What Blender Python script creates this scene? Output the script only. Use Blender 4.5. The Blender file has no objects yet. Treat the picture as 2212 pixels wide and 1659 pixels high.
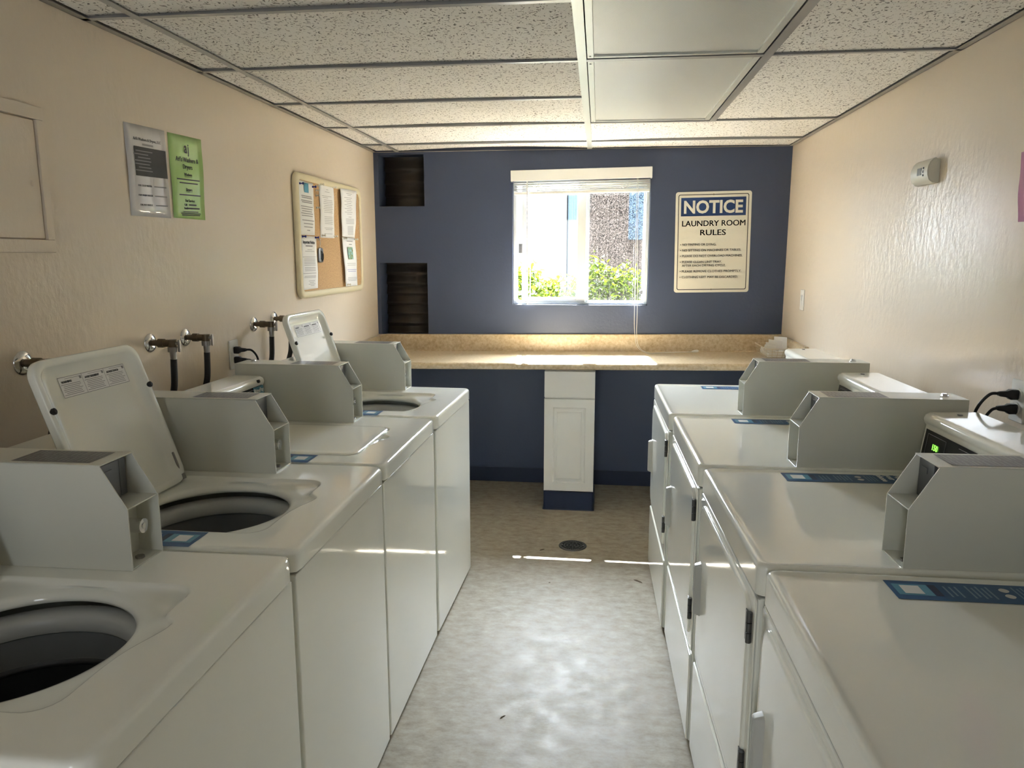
import bpy, bmesh, math, random
from mathutils import Vector, Matrix
random.seed(7)
PI = math.pi
S = bpy.context.scene
COL = S.collection

# ------------------------------------------------------------------ camera, world, lights, exposure
cd = bpy.data.cameras.new('camera'); cam = bpy.data.objects.new('camera', cd); COL.objects.link(cam)
yaw, pitch = math.radians(-6.60), math.radians(-9.83)
fw = Vector((math.sin(yaw)*math.cos(pitch), math.cos(yaw)*math.cos(pitch), math.sin(pitch)))
rt = Vector((math.cos(yaw), -math.sin(yaw), 0)); up = rt.cross(fw)
M = Matrix((rt, up, -fw)).transposed().to_4x4(); M.translation = Vector((0, 0, 1.51))
cam.matrix_world = M
cd.sensor_width = 36; cd.lens = 1599.4/2212*36; cd.clip_start = 0.02; cd.clip_end = 200
S.camera = cam
S.view_settings.view_transform = 'Standard'; S.view_settings.look = 'None'
S.view_settings.gamma = 1; S.view_settings.use_curve_mapping = False
S.view_settings.exposure = 3.42
S.cycles.max_bounces = 14; S.cycles.diffuse_bounces = 12; S.cycles.glossy_bounces = 5
S.cycles.transparent_max_bounces = 12; S.cycles.transmission_bounces = 6
S.cycles.caustics_reflective = True; S.cycles.sample_clamp_indirect = 6
S.cycles.use_denoising = True

W = bpy.data.worlds.new('sky'); S.world = W; W.use_nodes = True
bg = W.node_tree.nodes['Background']
bg.inputs[1].default_value = 1.0
# blue-white sky that brightens towards the sun
_N, _L = W.node_tree.nodes, W.node_tree.links
_tc = _N.new('ShaderNodeTexCoord'); _dt = _N.new('ShaderNodeVectorMath'); _dt.operation = 'DOT_PRODUCT'
_dt.inputs[1].default_value = Vector((-.0955, 1, 1.0)).normalized(); _L.new(_tc.outputs['Generated'], _dt.inputs[0])
_mr = _N.new('ShaderNodeMapRange'); _mr.inputs[1].default_value = -.1; _mr.inputs[2].default_value = 1; _L.new(_dt.outputs['Value'], _mr.inputs[0])
_pw = _N.new('ShaderNodeMath'); _pw.operation = 'POWER'; _pw.inputs[1].default_value = 2.0; _L.new(_mr.outputs[0], _pw.inputs[0])
_cm = _N.new('ShaderNodeMix'); _cm.data_type = 'RGBA'; _L.new(_pw.outputs[0], _cm.inputs[0])
_cm.inputs[6].default_value = (.58, .62, .66, 1); _cm.inputs[7].default_value = (12.6, 13.6, 15.2, 1)
_L.new(_cm.outputs[2], bg.inputs[0])

def lamp(name, kind, loc, d, **kw):
    l = bpy.data.lights.new(name, kind); o = bpy.data.objects.new(name, l); COL.objects.link(o)
    o.location = loc; o.rotation_euler = Vector(d).to_track_quat('-Z', 'Y').to_euler()
    for k, v in kw.items(): setattr(l, k, v)
    return o
lamp('sun', 'SUN', (0, 9, 9), (0.0955, -1, -1.277), energy=34, angle=0.009, color=(1, .985, .97))
# sampling portals in the two openings (they only guide the sky light that comes in)
pw = lamp('window_daylight', 'AREA', (-.12, 4.99, 1.58), (0, -1, 0), shape='RECTANGLE', size=.86, size_y=.78)
pw.data.cycles.is_portal = True
pw = lamp('doorway_portal', 'AREA', (-.1, -1.54, 1.02), (0, 1, 0), shape='RECTANGLE', size=.96, size_y=2.0)
pw.data.cycles.is_portal = True

# ------------------------------------------------------------------ materials
def mat(name, col=(.5, .5, .5), rough=.5, metal=0, spec=.5, **kw):
    m = bpy.data.materials.new(name); m.use_nodes = True
    p = m.node_tree.nodes['Principled BSDF']
    p.inputs['Base Color'].default_value = (*col, 1); p.inputs['Roughness'].default_value = rough
    p.inputs['Metallic'].default_value = metal; p.inputs['Specular IOR Level'].default_value = spec
    for k, v in kw.items():
        p.inputs[k.replace('_', ' ')].default_value = v
    return m
def nodes(m): return m.node_tree.nodes, m.node_tree.links, m.node_tree.nodes['Principled BSDF']
def noise_bump(m, scale=(60, 60, 60), strength=.2, dist=.002, detail=4, mask=None, voro=False):
    N, L, P = nodes(m)
    tc = N.new('ShaderNodeTexCoord'); mp = N.new('ShaderNodeMapping'); mp.inputs['Scale'].default_value = scale
    L.new(tc.outputs['Object'], mp.inputs[0])
    t = N.new('ShaderNodeTexNoise'); t.inputs['Scale'].default_value = 1; t.inputs['Detail'].default_value = detail
    t.inputs['Roughness'].default_value = .55
    L.new(mp.outputs[0], t.inputs['Vector'])
    b = N.new('ShaderNodeBump'); b.inputs['Strength'].default_value = strength; b.inputs['Distance'].default_value = dist
    h = t.outputs[0]
    if mask:
        t2 = N.new('ShaderNodeTexNoise'); t2.inputs['Scale'].default_value = mask; L.new(tc.outputs['Object'], t2.inputs['Vector'])
        cr = N.new('ShaderNodeMapRange'); cr.inputs[1].default_value = .42; cr.inputs[2].default_value = .62
        cr.inputs[3].default_value = .25
        L.new(t2.outputs[0], cr.inputs[0])
        mu = N.new('ShaderNodeMath'); mu.operation = 'MULTIPLY'; L.new(h, mu.inputs[0]); L.new(cr.outputs[0], mu.inputs[1]); h = mu.outputs[0]
    L.new(h, b.inputs['Height']); L.new(b.outputs[0], P.inputs['Normal'])
    return m
def ramp_color(m, stops, scale=8, detail=6, vec=(1, 1, 1), rough=.6):
    N, L, P = nodes(m)
    tc = N.new('ShaderNodeTexCoord'); mp = N.new('ShaderNodeMapping'); mp.inputs['Scale'].default_value = vec
    L.new(tc.outputs['Object'], mp.inputs[0])
    t = N.new('ShaderNodeTexNoise'); t.inputs['Scale'].default_value = scale; t.inputs['Detail'].default_value = detail
    t.inputs['Roughness'].default_value = rough
    L.new(mp.outputs[0], t.inputs['Vector'])
    r = N.new('ShaderNodeValToRGB'); e = r.color_ramp.elements
    while len(e) < len(stops): e.new(.5)
    for k, (p, c) in enumerate(stops): e[k].position = p; e[k].color = (*c, 1)
    L.new(t.outputs[0], r.inputs[0]); L.new(r.outputs[0], P.inputs['Base Color'])
    return m

paint = noise_bump(mat('beige_gloss_paint', (.69, .60, .485), .30, spec=.5), (42, 42, 26), .55, .006, 5, mask=1.6)
slate = noise_bump(mat('slate_blue_paint', (.050, .066, .118), .42, spec=.4), (60, 60, 60), .5, .003, 4, mask=2)
slate_plain = mat('slate_blue_reveal_paint', (.050, .066, .118), .45)
enamel = noise_bump(mat('white_enamel', (.84, .852, .79), .09, spec=.5, Coat_Weight=.3, Coat_Roughness=.03), (4, 4, 4), .04, .006, 2)
boxpaint = noise_bump(mat('white_powder_coated_steel', (.62, .625, .56), .33, spec=.5), (900, 900, 900), .12, .0004, 2)
plastic = mat('light_grey_plastic', (.50, .51, .49), .35)
tubgrey = mat('grey_tub_plastic', (.25, .26, .26), .4)
darkbasket = mat('dark_porcelain_basket', (.045, .047, .05), .35)
black = mat('black_plastic', (.008, .008, .009), .35)
blackgloss = mat('black_gloss_panel', (.006, .006, .007), .12)
chrome = mat('chrome', (.75, .75, .76), .12, 1)
steel = mat('zinc_plated_steel', (.35, .34, .33), .35, 1)
brass = mat('tarnished_brass', (.16, .13, .09), .45, .8)
mechgrey = mat('dark_grey_metal_plate', (.15, .155, .165), .4, .5)
hinge_m = mat('dark_hinge_steel', (.10, .10, .10), .35, .8)
stickgrey = mat('grey_instruction_sticker', (.11, .11, .115), .35)
stickline = mat('pale_sticker_print', (.30, .30, .31), .4)
blue = mat('blue_sticker', (.012, .085, .23), .3)
blue_l = mat('light_blue_sticker_print', (.10, .30, .42), .3)
navy = mat('navy_sticker_print', (.012, .02, .07), .3)
white = mat('white_print', (.72, .72, .70), .45)
greyprint = mat('grey_sticker_text', (.22, .33, .45), .4)
ink = mat('black_ink', (.02, .02, .022), .5)
inkg = mat('grey_ink', (.25, .25, .26), .6)
inkb = mat('blue_ink', (.12, .12, .45), .6)
paper_m = mat('white_paper', (.78, .78, .77), .7)
lam = noise_bump(mat('laminated_white_paper', (.62, .61, .62), .10, spec=.7), (14, 14, 7), .7, .012, 1)
lamg = noise_bump(mat('laminated_green_paper', (.40, .62, .22), .10, spec=.7), (14, 14, 7), .7, .012, 1)
lamp_pink = noise_bump(mat('laminated_pink_paper', (.75, .38, .60), .12, spec=.6), (14, 14, 7), .5, .01, 1)
cork = ramp_color(mat('cork', rough=.85), [(.35, (.38, .235, .11)), (.6, (.55, .36, .18))], 160)
cream = mat('cream_plastic_frame', (.72, .65, .45), .35)
sign_white = mat('off_white_sign_enamel', (.66, .64, .56), .3)
sign_blue = mat('dark_blue_sign_enamel', (.015, .045, .15), .3)
cabw = mat('white_laminate', (.70, .69, .64), .35)
navykick = mat('navy_vinyl_base', (.008, .016, .045), .45)
lam_counter = ramp_color(mat('beige_speckled_laminate', rough=.28, spec=.5), [(.3, (.40, .30, .17)), (.5, (.53, .42, .27)), (.7, (.62, .53, .38))], 55, 8)
floor_m = ramp_color(mat('mottled_linoleum', rough=.30, spec=.24), [(.30, (.20, .165, .12)), (.45, (.29, .252, .19)), (.60, (.36, .322, .25)), (.78, (.46, .425, .35))], 16, 9, (1, 1.7, 1), .74)
noise_bump(floor_m, (90, 130, 60), .22, .0012, 8)
_N, _L, _P = nodes(floor_m)
_t = _N.new('ShaderNodeTexNoise'); _t.inputs['Scale'].default_value = 14; _t.inputs['Detail'].default_value = 8
_mr = _N.new('ShaderNodeMapRange'); _mr.inputs[1].default_value = .3; _mr.inputs[2].default_value = .7; _mr.inputs[3].default_value = .42; _mr.inputs[4].default_value = .56
_tc = _N.new('ShaderNodeTexCoord'); _L.new(_tc.outputs['Object'], _t.inputs['Vector']); _L.new(_t.outputs[0], _mr.inputs[0]); _L.new(_mr.outputs[0], _P.inputs['Roughness'])
tbar = mat('grey_ceiling_grid_steel', (.34, .34, .34), .35, .3)
tbar_w = mat('worn_white_grid_steel', (.62, .64, .60), .3, .2)
anglem = mat('grey_wall_angle', (.30, .28, .25), .5)
dark_void = mat('dark_plenum', (.02, .02, .02), .9)
winframe = mat('white_aluminium', (.62, .66, .68), .35, .1)
blind_m = mat('white_blind_vinyl', (.74, .74, .71), .4)
louver = noise_bump(mat('brown_galvanised_louver', (.055, .045, .035), .55, .3), (20, 20, 20), .4, .01, 3)
wirem = mat('cream_wire', (.65, .58, .45), .4)
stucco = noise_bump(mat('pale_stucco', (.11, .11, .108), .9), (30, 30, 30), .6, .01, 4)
siding = ramp_color(mat('brown_board_siding', rough=.8), [(.35, (.12, .095, .085)), (.65, (.22, .18, .16))], 3, 5, (22, 1, 1))
roofm = mat('pink_roof_tile', (.48, .30, .28), .8)
bluepane = mat('blue_grey_panel', (.09, .14, .21), .4)
concrete = mat('dry_garden_soil', (.13, .12, .10), .9)
stem_m = mat('brown_twig', (.10, .07, .04), .8)
leaf_m = mat('yellow_green_leaf', (.040, .060, .004), .45, spec=.3)
_N, _L, _P = nodes(leaf_m)
_tr = _N.new('ShaderNodeBsdfTranslucent'); _tr.inputs[0].default_value = (.040, .062, .003, 1)
_mx = _N.new('ShaderNodeMixShader'); _mx.inputs[0].default_value = .55
_L.new(_P.outputs[0], _mx.inputs[1]); _L.new(_tr.outputs[0], _mx.inputs[2]); _L.new(_mx.outputs[0], _N['Material Output'].inputs[0])

# fissured ceiling board
tile_m = noise_bump(mat('fissured_ceiling_board', (.60, .585, .55), .9), (70, 70, 70), .3, .002, 3)
_N, _L, _P = nodes(tile_m)
_tc = _N.new('ShaderNodeTexCoord')
_dn = _N.new('ShaderNodeTexNoise'); _dn.inputs['Scale'].default_value = 30; _L.new(_tc.outputs['Object'], _dn.inputs['Vector'])
_va = _N.new('ShaderNodeVectorMath'); _va.operation = 'SCALE'; _va.inputs['Scale'].default_value = .045; _L.new(_dn.outputs[1], _va.inputs[0])
_ad = _N.new('ShaderNodeVectorMath'); _ad.operation = 'ADD'; _L.new(_tc.outputs['Object'], _ad.inputs[0]); _L.new(_va.outputs[0], _ad.inputs[1])
_mp = _N.new('ShaderNodeMapping'); _mp.inputs['Scale'].default_value = (150, 80, 1); _L.new(_ad.outputs[0], _mp.inputs[0])
_vo = _N.new('ShaderNodeTexNoise'); _vo.inputs['Scale'].default_value = 1; _vo.inputs['Detail'].default_value = 1.5; _L.new(_mp.outputs[0], _vo.inputs['Vector'])
_r = _N.new('ShaderNodeValToRGB'); _e = _r.color_ramp.elements
_e[0].position = .355; _e[0].color = (.17, .165, .15, 1); _e[1].position = .41; _e[1].color = (.76, .745, .715, 1)
_L.new(_vo.outputs[0], _r.inputs[0]); _L.new(_r.outputs[0], _P.inputs['Base Color'])
# prismatic diffuser
diff_m = mat('prismatic_acrylic_diffuser', (.60, .61, .585), .28, spec=.5)
_N, _L, _P = nodes(diff_m)
_tc = _N.new('ShaderNodeTexCoord'); _mp = _N.new('ShaderNodeMapping'); _mp.inputs['Rotation'].default_value = (0, 0, PI/4); _mp.inputs['Scale'].default_value = (190, 190, 190)
_L.new(_tc.outputs['Object'], _mp.inputs[0])
_ck = _N.new('ShaderNodeTexVoronoi'); _ck.inputs['Randomness'].default_value = 0; _ck.inputs['Scale'].default_value = 1; _L.new(_mp.outputs[0], _ck.inputs['Vector'])
_b = _N.new('ShaderNodeBump'); _b.inputs['Strength'].default_value = .5; _b.inputs['Distance'].default_value = .003
_L.new(_ck.outputs['Distance'], _b.inputs['Height']); _L.new(_b.outputs[0], _P.inputs['Normal'])
# clear glass and insect screen
glass = bpy.data.materials.new('window_glass'); glass.use_nodes = True
_N, _L = glass.node_tree.nodes, glass.node_tree.links
_N.remove(_N['Principled BSDF']); _t = _N.new('ShaderNodeBsdfTransparent'); _g = _N.new('ShaderNodeBsdfGlossy'); _g.inputs['Roughness'].default_value = .02
_t.inputs[0].default_value = (.95, .97, .97, 1)
_m = _N.new('ShaderNodeMixShader'); _m.inputs[0].default_value = .05
_L.new(_t.outputs[0], _m.inputs[1]); _L.new(_g.outputs[0], _m.inputs[2]); _L.new(_m.outputs[0], _N['Material Output'].inputs[0])
screen_m = bpy.data.materials.new('insect_screen_mesh'); screen_m.use_nodes = True
_N, _L = screen_m.node_tree.nodes, screen_m.node_tree.links
_P = _N['Principled BSDF']; _P.inputs['Base Color'].default_value = (.022, .018, .018, 1); _P.inputs['Roughness'].default_value = .7
_tc = _N.new('ShaderNodeTexCoord'); _ns = _N.new('ShaderNodeTexNoise'); _ns.inputs['Scale'].default_value = 150; _ns.inputs['Detail'].default_value = 1
_ns.inputs['Distortion'].default_value = 1.5
_L.new(_tc.outputs['Object'], _ns.inputs['Vector'])
_mr = _N.new('ShaderNodeMapRange'); _mr.inputs[1].default_value = .44; _mr.inputs[2].default_value = .60; _mr.inputs[3].default_value = .10; _mr.inputs[4].default_value = .75
_L.new(_ns.outputs[0], _mr.inputs[0]); _L.new(_mr.outputs[0], _P.inputs['Alpha'])
green_led = mat('green_display', (.02, .1, .01), .4)
green_led.node_tree.nodes['Principled BSDF'].inputs['Emission Color'].default_value = (.25, .9, .08, 1)
green_led.node_tree.nodes['Principled BSDF'].inputs['Emission Strength'].default_value = .22

# ------------------------------------------------------------------ helpers
def T(o, label=None, cat=None, group=None, kind=None):
    if label: o['label'] = label
    if cat: o['category'] = cat
    if group: o['group'] = group
    if kind: o['kind'] = kind
    return o
def empty(name, loc=(0, 0, 0), rz=0, label=None, cat=None, group=None):
    o = bpy.data.objects.new(name, None); COL.objects.link(o); o.location = loc; o.rotation_euler = (0, 0, rz)
    o.empty_display_size = .05
    return T(o, label, cat, group)
def link(name, me, m, parent=None, smooth=35):
    ms = m if isinstance(m, (list, tuple)) else [m]
    for x in ms: me.materials.append(x)
    if smooth:
        for p in me.polygons: p.use_smooth = True
        me.set_sharp_from_angle(angle=math.radians(smooth))
    o = bpy.data.objects.new(name, me); COL.objects.link(o)
    if smooth and len(me.polygons) < 9000:
        wn = o.modifiers.new('weighted', 'WEIGHTED_NORMAL'); wn.keep_sharp = True; wn.weight = 100
    if parent: o.parent = parent
    return o
def obj(name, bm, m, parent=None, smooth=35, recalc=True):
    if recalc: bmesh.ops.recalc_face_normals(bm, faces=bm.faces[:])
    me = bpy.data.meshes.new(name); bm.to_mesh(me); bm.free()
    return link(name, me, m, parent, smooth)
def NB(): return bmesh.new()
def bx(bm, a, b, bev=0, seg=2, mi=0):
    x0, y0, z0 = a; x1, y1, z1 = b
    vs = [bm.verts.new(p) for p in ((x0, y0, z0), (x1, y0, z0), (x1, y1, z0), (x0, y1, z0), (x0, y0, z1), (x1, y0, z1), (x1, y1, z1), (x0, y1, z1))]
    fs = [bm.faces.new([vs[i] for i in q]) for q in ((3, 2, 1, 0), (4, 5, 6, 7), (0, 1, 5, 4), (1, 2, 6, 5), (2, 3, 7, 6), (3, 0, 4, 7))]
    for f in fs: f.material_index = mi
    if bev:
        es = list({e for f in fs for e in f.edges})
        bmesh.ops.bevel(bm, geom=es, offset=bev, segments=seg, affect='EDGES', profile=.5)
    return vs
def loft(bm, loops, cap0=True, cap1=True, closed=True, mi=0):
    rows = [[bm.verts.new(p) for p in l] for l in loops]
    n = len(rows[0])
    for a, b in zip(rows, rows[1:]):
        for i in range(n if closed else n-1):
            f = bm.faces.new((a[i], a[(i+1) % n], b[(i+1) % n], b[i])); f.material_index = mi
    if cap0: bm.faces.new(rows[0][::-1]).material_index = mi
    if cap1: bm.faces.new(rows[-1]).material_index = mi
    return rows
def rrect(x0, y0, x1, y1, r, n=6):
    out = []
    for cx, cy, a in ((x1-r, y1-r, 0), (x0+r, y1-r, 90), (x0+r, y0+r, 180), (x1-r, y0+r, 270)):
        for k in range(n+1):
            t = math.radians(a+90*k/n); out.append((cx+r*math.cos(t), cy+r*math.sin(t)))
    return out
def prism(bm, pts, f, a, b, mi=0):
    """extrude the 2D outline pts between a and b; f(u, v, w) -> xyz"""
    return loft(bm, [[f(u, v, a) for u, v in pts], [f(u, v, b) for u, v in pts]], mi=mi)
def tube(bm, pts, r, n=10, cap=True, mi=0):
    pts = [Vector(p) for p in pts]; rr = r if isinstance(r, (list, tuple)) else [r]*len(pts)
    loops = []; up_ = None
    for i, p in enumerate(pts):
        d = (pts[min(i+1, len(pts)-1)] - pts[max(i-1, 0)]).normalized()
        if up_ is None:
            up_ = Vector((0, 0, 1)) if abs(d.z) < .9 else Vector((1, 0, 0))
        s = d.cross(up_).normalized(); up_ = s.cross(d).normalized()
        loops.append([p + rr[i]*(s*math.cos(2*PI*k/n) + up_*math.sin(2*PI*k/n)) for k in range(n)])
    loft(bm, loops, cap, cap, mi=mi)
def curve_pts(ctrl, n=8):
    P = [Vector(p) for p in ctrl]; P = [2*P[0]-P[1]] + P + [2*P[-1]-P[-2]]
    out = []
    for i in range(1, len(P)-2):
        for k in range(n):
            t = k/n; a, b, c, d = P[i-1:i+3]
            out.append(.5*((2*b)+(-a+c)*t+(2*a-5*b+4*c-d)*t*t+(-a+3*b-3*c+d)*t**3))
    out.append(P[-2]); return out
def cyl(bm, p, q, r, n=20, r2=None, mi=0): tube(bm, [p, q], [r, r if r2 is None else r2], n, mi=mi)
def text(name, body, size, m, mw, parent=None, align='CENTER', bold=0, sx=1, extr=.0003, fat=0):
    """lettering as a mesh; mw maps the text plane (x right, y up) to parent space"""
    c = bpy.data.curves.new('t', 'FONT'); c.body = body; c.size = size; c.align_x = align; c.align_y = 'CENTER'
    c.offset = bold; c.extrude = extr; c.resolution_u = 3; c.space_line = 1.0
    o = bpy.data.objects.new('t', c); COL.objects.link(o)
    dg = bpy.context.evaluated_depsgraph_get(); me = bpy.data.meshes.new_from_object(o.evaluated_get(dg))
    bpy.data.objects.remove(o); bpy.data.curves.remove(c)
    if fat:      # heavier strokes: the outline laid down again, shifted by a fraction of the stroke
        b2 = bmesh.new()
        for dx, dy in ((-fat, -fat*.4), (fat, -fat*.4), (-fat, fat*.4), (fat, fat*.4), (0, 0)):
            m2 = me.copy(); m2.transform(Matrix.Translation((dx, dy, 0))); b2.from_mesh(m2); bpy.data.meshes.remove(m2)
        b2.to_mesh(me); b2.free()
    me.transform(mw @ Matrix.Diagonal((sx, 1, 1, 1))); me.name = name
    me.materials.clear()
    return link(name, me, m, parent, 0)
def frame(o, r, u):
    r = Vector(r).normalized(); u = Vector(u).normalized(); n = r.cross(u)
    m = Matrix((r, u, n)).transposed().to_4x4(); m.translation = Vector(o); return m
def bars(bm, mw, rects, z=.0004, mi=0):
    """flat printed strokes: (cx, cy, w, h) in the plane of mw"""
    for cx, cy, w, h in rects:
        vs = [bm.verts.new(mw @ Vector((cx+dx*w/2, cy+dy*h/2, z))) for dx, dy in ((-1, -1), (1, -1), (1, 1), (-1, 1))]
        bm.faces.new(vs).material_index = mi
def dup(root, loc, rz=None, label=None):
    r = root.copy(); COL.objects.link(r); r.location = loc
    if rz is not None: r.rotation_euler = (0, 0, rz)
    if label: r['label'] = label
    for ch in list(root.children):
        c = ch.copy(); COL.objects.link(c); c.parent = r
        for g in list(ch.children):
            d = g.copy(); COL.objects.link(d); d.parent = c
    return r
def struct(o): o['kind'] = 'structure'; return o

# ------------------------------------------------------------------ room shell
XL, XR, YB, YF, ZC = -1.456, 1.150, 4.81, -1.40, 2.164
bm = NB(); bx(bm, (XL-.2, YF-.2, -.1), (XR+.2, YB+.2, 0)); struct(obj('floor', bm, floor_m, smooth=0))
bm = NB(); bx(bm, (XL-.15, YF-.15, 0), (XL, YB+.001, 2.5)); struct(obj('wall_left', bm, paint, smooth=0))
bm = NB(); bx(bm, (XR, YF-.15, 0), (XR+.15, YB+.001, 2.5)); struct(obj('wall_right', bm, paint, smooth=0))
def slab(bm, xs, zs, holes, y0, y1, mi_in=1):
    def solid(i, j):
        if not (0 <= i < len(xs)-1 and 0 <= j < len(zs)-1): return False
        cx, cz = (xs[i]+xs[i+1])/2, (zs[j]+zs[j+1])/2
        return not any(a < cx < c and b < cz < d for a, b, c, d in holes)
    def q(pts, mi=0): bm.faces.new([bm.verts.new(p) for p in pts]).material_index = mi
    for i in range(len(xs)-1):
        for j in range(len(zs)-1):
            if not solid(i, j): continue
            x0, x1, z0, z1 = xs[i], xs[i+1], zs[j], zs[j+1]
            q([(x0, y0, z0), (x1, y0, z0), (x1, y0, z1), (x0, y0, z1)]); q([(x1, y1, z0), (x0, y1, z0), (x0, y1, z1), (x1, y1, z1)], 2)
            if not solid(i-1, j): q([(x0, y1, z0), (x0, y0, z0), (x0, y0, z1), (x0, y1, z1)], mi_in)
            if not solid(i+1, j): q([(x1, y0, z0), (x1, y1, z0), (x1, y1, z1), (x1, y0, z1)], mi_in)
            if not solid(i, j-1): q([(x0, y1, z0), (x1, y1, z0), (x1, y0, z0), (x0, y0, z0)], mi_in)
            if not solid(i, j+1): q([(x0, y0, z1), (x1, y0, z1), (x1, y1, z1), (x0, y1, z1)], mi_in)
WX0, WX1, WZ0, WZ1 = -.552, .312, 1.197, 1.985
N1 = (-1.425, 1.825, -1.125, 2.15); N2 = (-1.432, .987, -1.115, 1.463)
bm = NB()
slab(bm, [XL-.15, N2[0], N1[0], N1[2], N2[2], WX0, WX1, XR+.15], [0, N2[1], WZ0, N2[3], N1[1], WZ1, N1[3], 2.5],
     [N1, N2, (WX0, WZ0, WX1, WZ1)], YB, YB+.20)
struct(obj('wall_back', bm, [slate, slate_plain, stucco], smooth=0, recalc=False))
bm = NB()
DX0, DX1 = -.58, .38
slab(bm, [XL-.15, DX0, DX1, XR+.15], [0, 2.03, 2.5], [(DX0, 0, DX1, 2.03)], YF-.15, YF)
struct(obj('wall_front', bm, [paint, paint, paint], smooth=0, recalc=False))
bm = NB(); bx(bm, (DX0+.40, YF-.06, .004), (DX1-.004, YF-.02, 2.025), .003); struct(obj('added_door_leaf', bm, cabw))  # unseen leaf added to narrow the doorway and cut daylight from behind the camera
for nm, a, b in (('baseboard_back', (XL+.001, YB-.008, 0), (XR-.001, YB-.0005, .10)), ('baseboard_left', (XL+.0005, 3.4, 0), (XL+.008, YB-.01, .10)), ('baseboard_right', (XR-.008, 3.6, 0), (XR-.0005, YB-.01, .10))):
    bm = NB(); bx(bm, a, b, .003); struct(obj(nm, bm, navykick))

# suspended ceiling: dark void, boards, grid
bm = NB(); bx(bm, (XL-.15, YF-.15, 2.30), (XR+.15, YB+.2, 2.40)); struct(obj('ceiling', bm, dark_void, smooth=0))
TX = [-1.29, -.070, .542]
rowL = [2.07+.61*k for k in range(-6, 5)]
def board(x0, x1, y0, y1, lift=(0, 0, 0, 0), sag=0.0):
    """a lay-in board: corner lifts plus a slight sag"""
    bm = NB(); n = 6; g = .003
    def zz(u, v): return ZC+.005+lift[0]*(1-u)*(1-v)+lift[1]*u*(1-v)+lift[2]*u*v+lift[3]*(1-u)*v + sag*math.sin(PI*u)*v*v
    top, bot = [], []
    for j in range(n+1):
        for i in range(n+1):
            u, v = i/n, j/n; x = x0+g+(x1-x0-2*g)*u; y = y0+g+(y1-y0-2*g)*v
            bot.append(bm.verts.new((x, y, zz(u, v)))); top.append(bm.verts.new((x, y, zz(u, v)+.014)))
    for j in range(n):
        for i in range(n):
            a = j*(n+1)+i
            bm.faces.new((bot[a], bot[a+n+1], bot[a+n+2], bot[a+1])); bm.faces.new((top[a], top[a+1], top[a+n+2], top[a+n+1]))
    ring = [i for i in range(n+1)] + [(j+1)*(n+1)-1 for j in range(1, n+1)] + [n*(n+1)+i for i in range(n-1, -1, -1)] + [j*(n+1) for j in range(n-1, 0, -1)]
    for a, b in zip(ring, ring[1:]+ring[:1]): bm.faces.new((bot[a], bot[b], top[b], top[a]))
    return bm
def name_board(bm, lab, grp):
    o = obj('ceiling_panel', bm, tile_m, smooth=30); T(o, lab, 'ceiling panel', grp); return o
rowname = {0: 'in the row nearest the viewer', 1: 'in the second row from the viewer', 2: 'in the middle of the ceiling', 3: 'in the third row from the blue wall', 4: 'in the second row from the blue wall', 5: 'in the row touching the blue wall'}
for k in range(len(rowL)):
    y0 = rowL[k]; y1 = rowL[k+1] if k+1 < len(rowL) else YB-.004
    i = k-5
    rn = rowname.get(i, None)
    if rn is None and k < 4: 
        grp = 'ceiling boards above and behind the camera'
        lab = 'white fissured ceiling board above and behind the camera, outside the view'
    sg = {5: .016, 4: .006, 3: .008}.get(i, .004)
    lf = [random.uniform(0, .004) for _ in range(4)]
    for col, (x0, x1) in enumerate(((XL+.02, TX[0]), (TX[0], TX[1]))):
        if i < 0 and k < 4: l = lab; g = grp
        else:
            rn = rowname.get(i, 'at the top edge of the view')
            l = ('narrow cut strip of fissured ceiling board along the left wall, ' if col == 0 else 'long fissured ceiling board left of the middle grid rail, ') + rn
            g = 'narrow ceiling boards' if col == 0 else 'long ceiling boards'
        name_board(board(x0, x1, y0, y1, [a*(.6 if col else 1.6) for a in lf], sg if col else 0), l, g)
rowR = [-1.59+.61, .24, 1.46, 2.68, 3.90, 4.51]
for k in range(len(rowR)-1):
    l = ('wide fissured ceiling board right of the light panels, ' + {2: 'cut by the top edge of the view', 3: 'beside the far light panel', 4: ''}.get(k, 'above and behind the camera'))
    if k < 4: name_board(board(TX[2], XR-.02, rowR[k], rowR[k+1], [random.uniform(0, .004) for _ in range(4)]), l, 'wide ceiling boards')
name_board(board(TX[1], XR-.02, 3.90, 4.51, (0, 0, .004, 0), .006), 'fissured ceiling board between the far light panel and the last row', 'long ceiling boards')
name_board(board(TX[1], XR-.02, 4.51, YB-.004, (.0, 0, 0, 0), .003), 'fissured ceiling board above the notice sign, touching the blue wall', 'long ceiling boards')
name_board(board(TX[1], TX[2], rowR[0], rowR[1]), 'fissured ceiling board above the camera between the light rails', 'long ceiling boards')
def tb(bm, a, b, w=.024):
    """inverted-T rail from a to b (x, y)"""
    x0, y0 = a; x1, y1 = b
    if abs(x1-x0) < 1e-4: bx(bm, (x0-w/2, y0, ZC-.002), (x0+w/2, y1, ZC), 0); bx(bm, (x0-.001, y0, ZC), (x0+.001, y1, ZC+.035))
    else: bx(bm, (x0, y0-w/2, ZC-.0015), (x1, y0+w/2, ZC+.0005), 0); bx(bm, (x0, y0-.001, ZC), (x1, y0+.001, ZC+.03))
bm = NB()
tb(bm, (TX[0], YF), (TX[0], YB-.003)); tb(bm, (TX[2], YF), (TX[2], 3.912), .030)
for y in rowL: tb(bm, (XL, y), (TX[0]-.012, y), .020); tb(bm, (TX[0]+.012, y), (TX[1]-.012, y), .020)
for y in rowR[1:]: tb(bm, (TX[2]+.015 if y < 3.95 else TX[1]+.012, y), (XR, y), .016)
for y in (.24, 1.46, 2.68, 3.90): tb(bm, (TX[1]+.012, y), (TX[2]-.015, y), .028)
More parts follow.
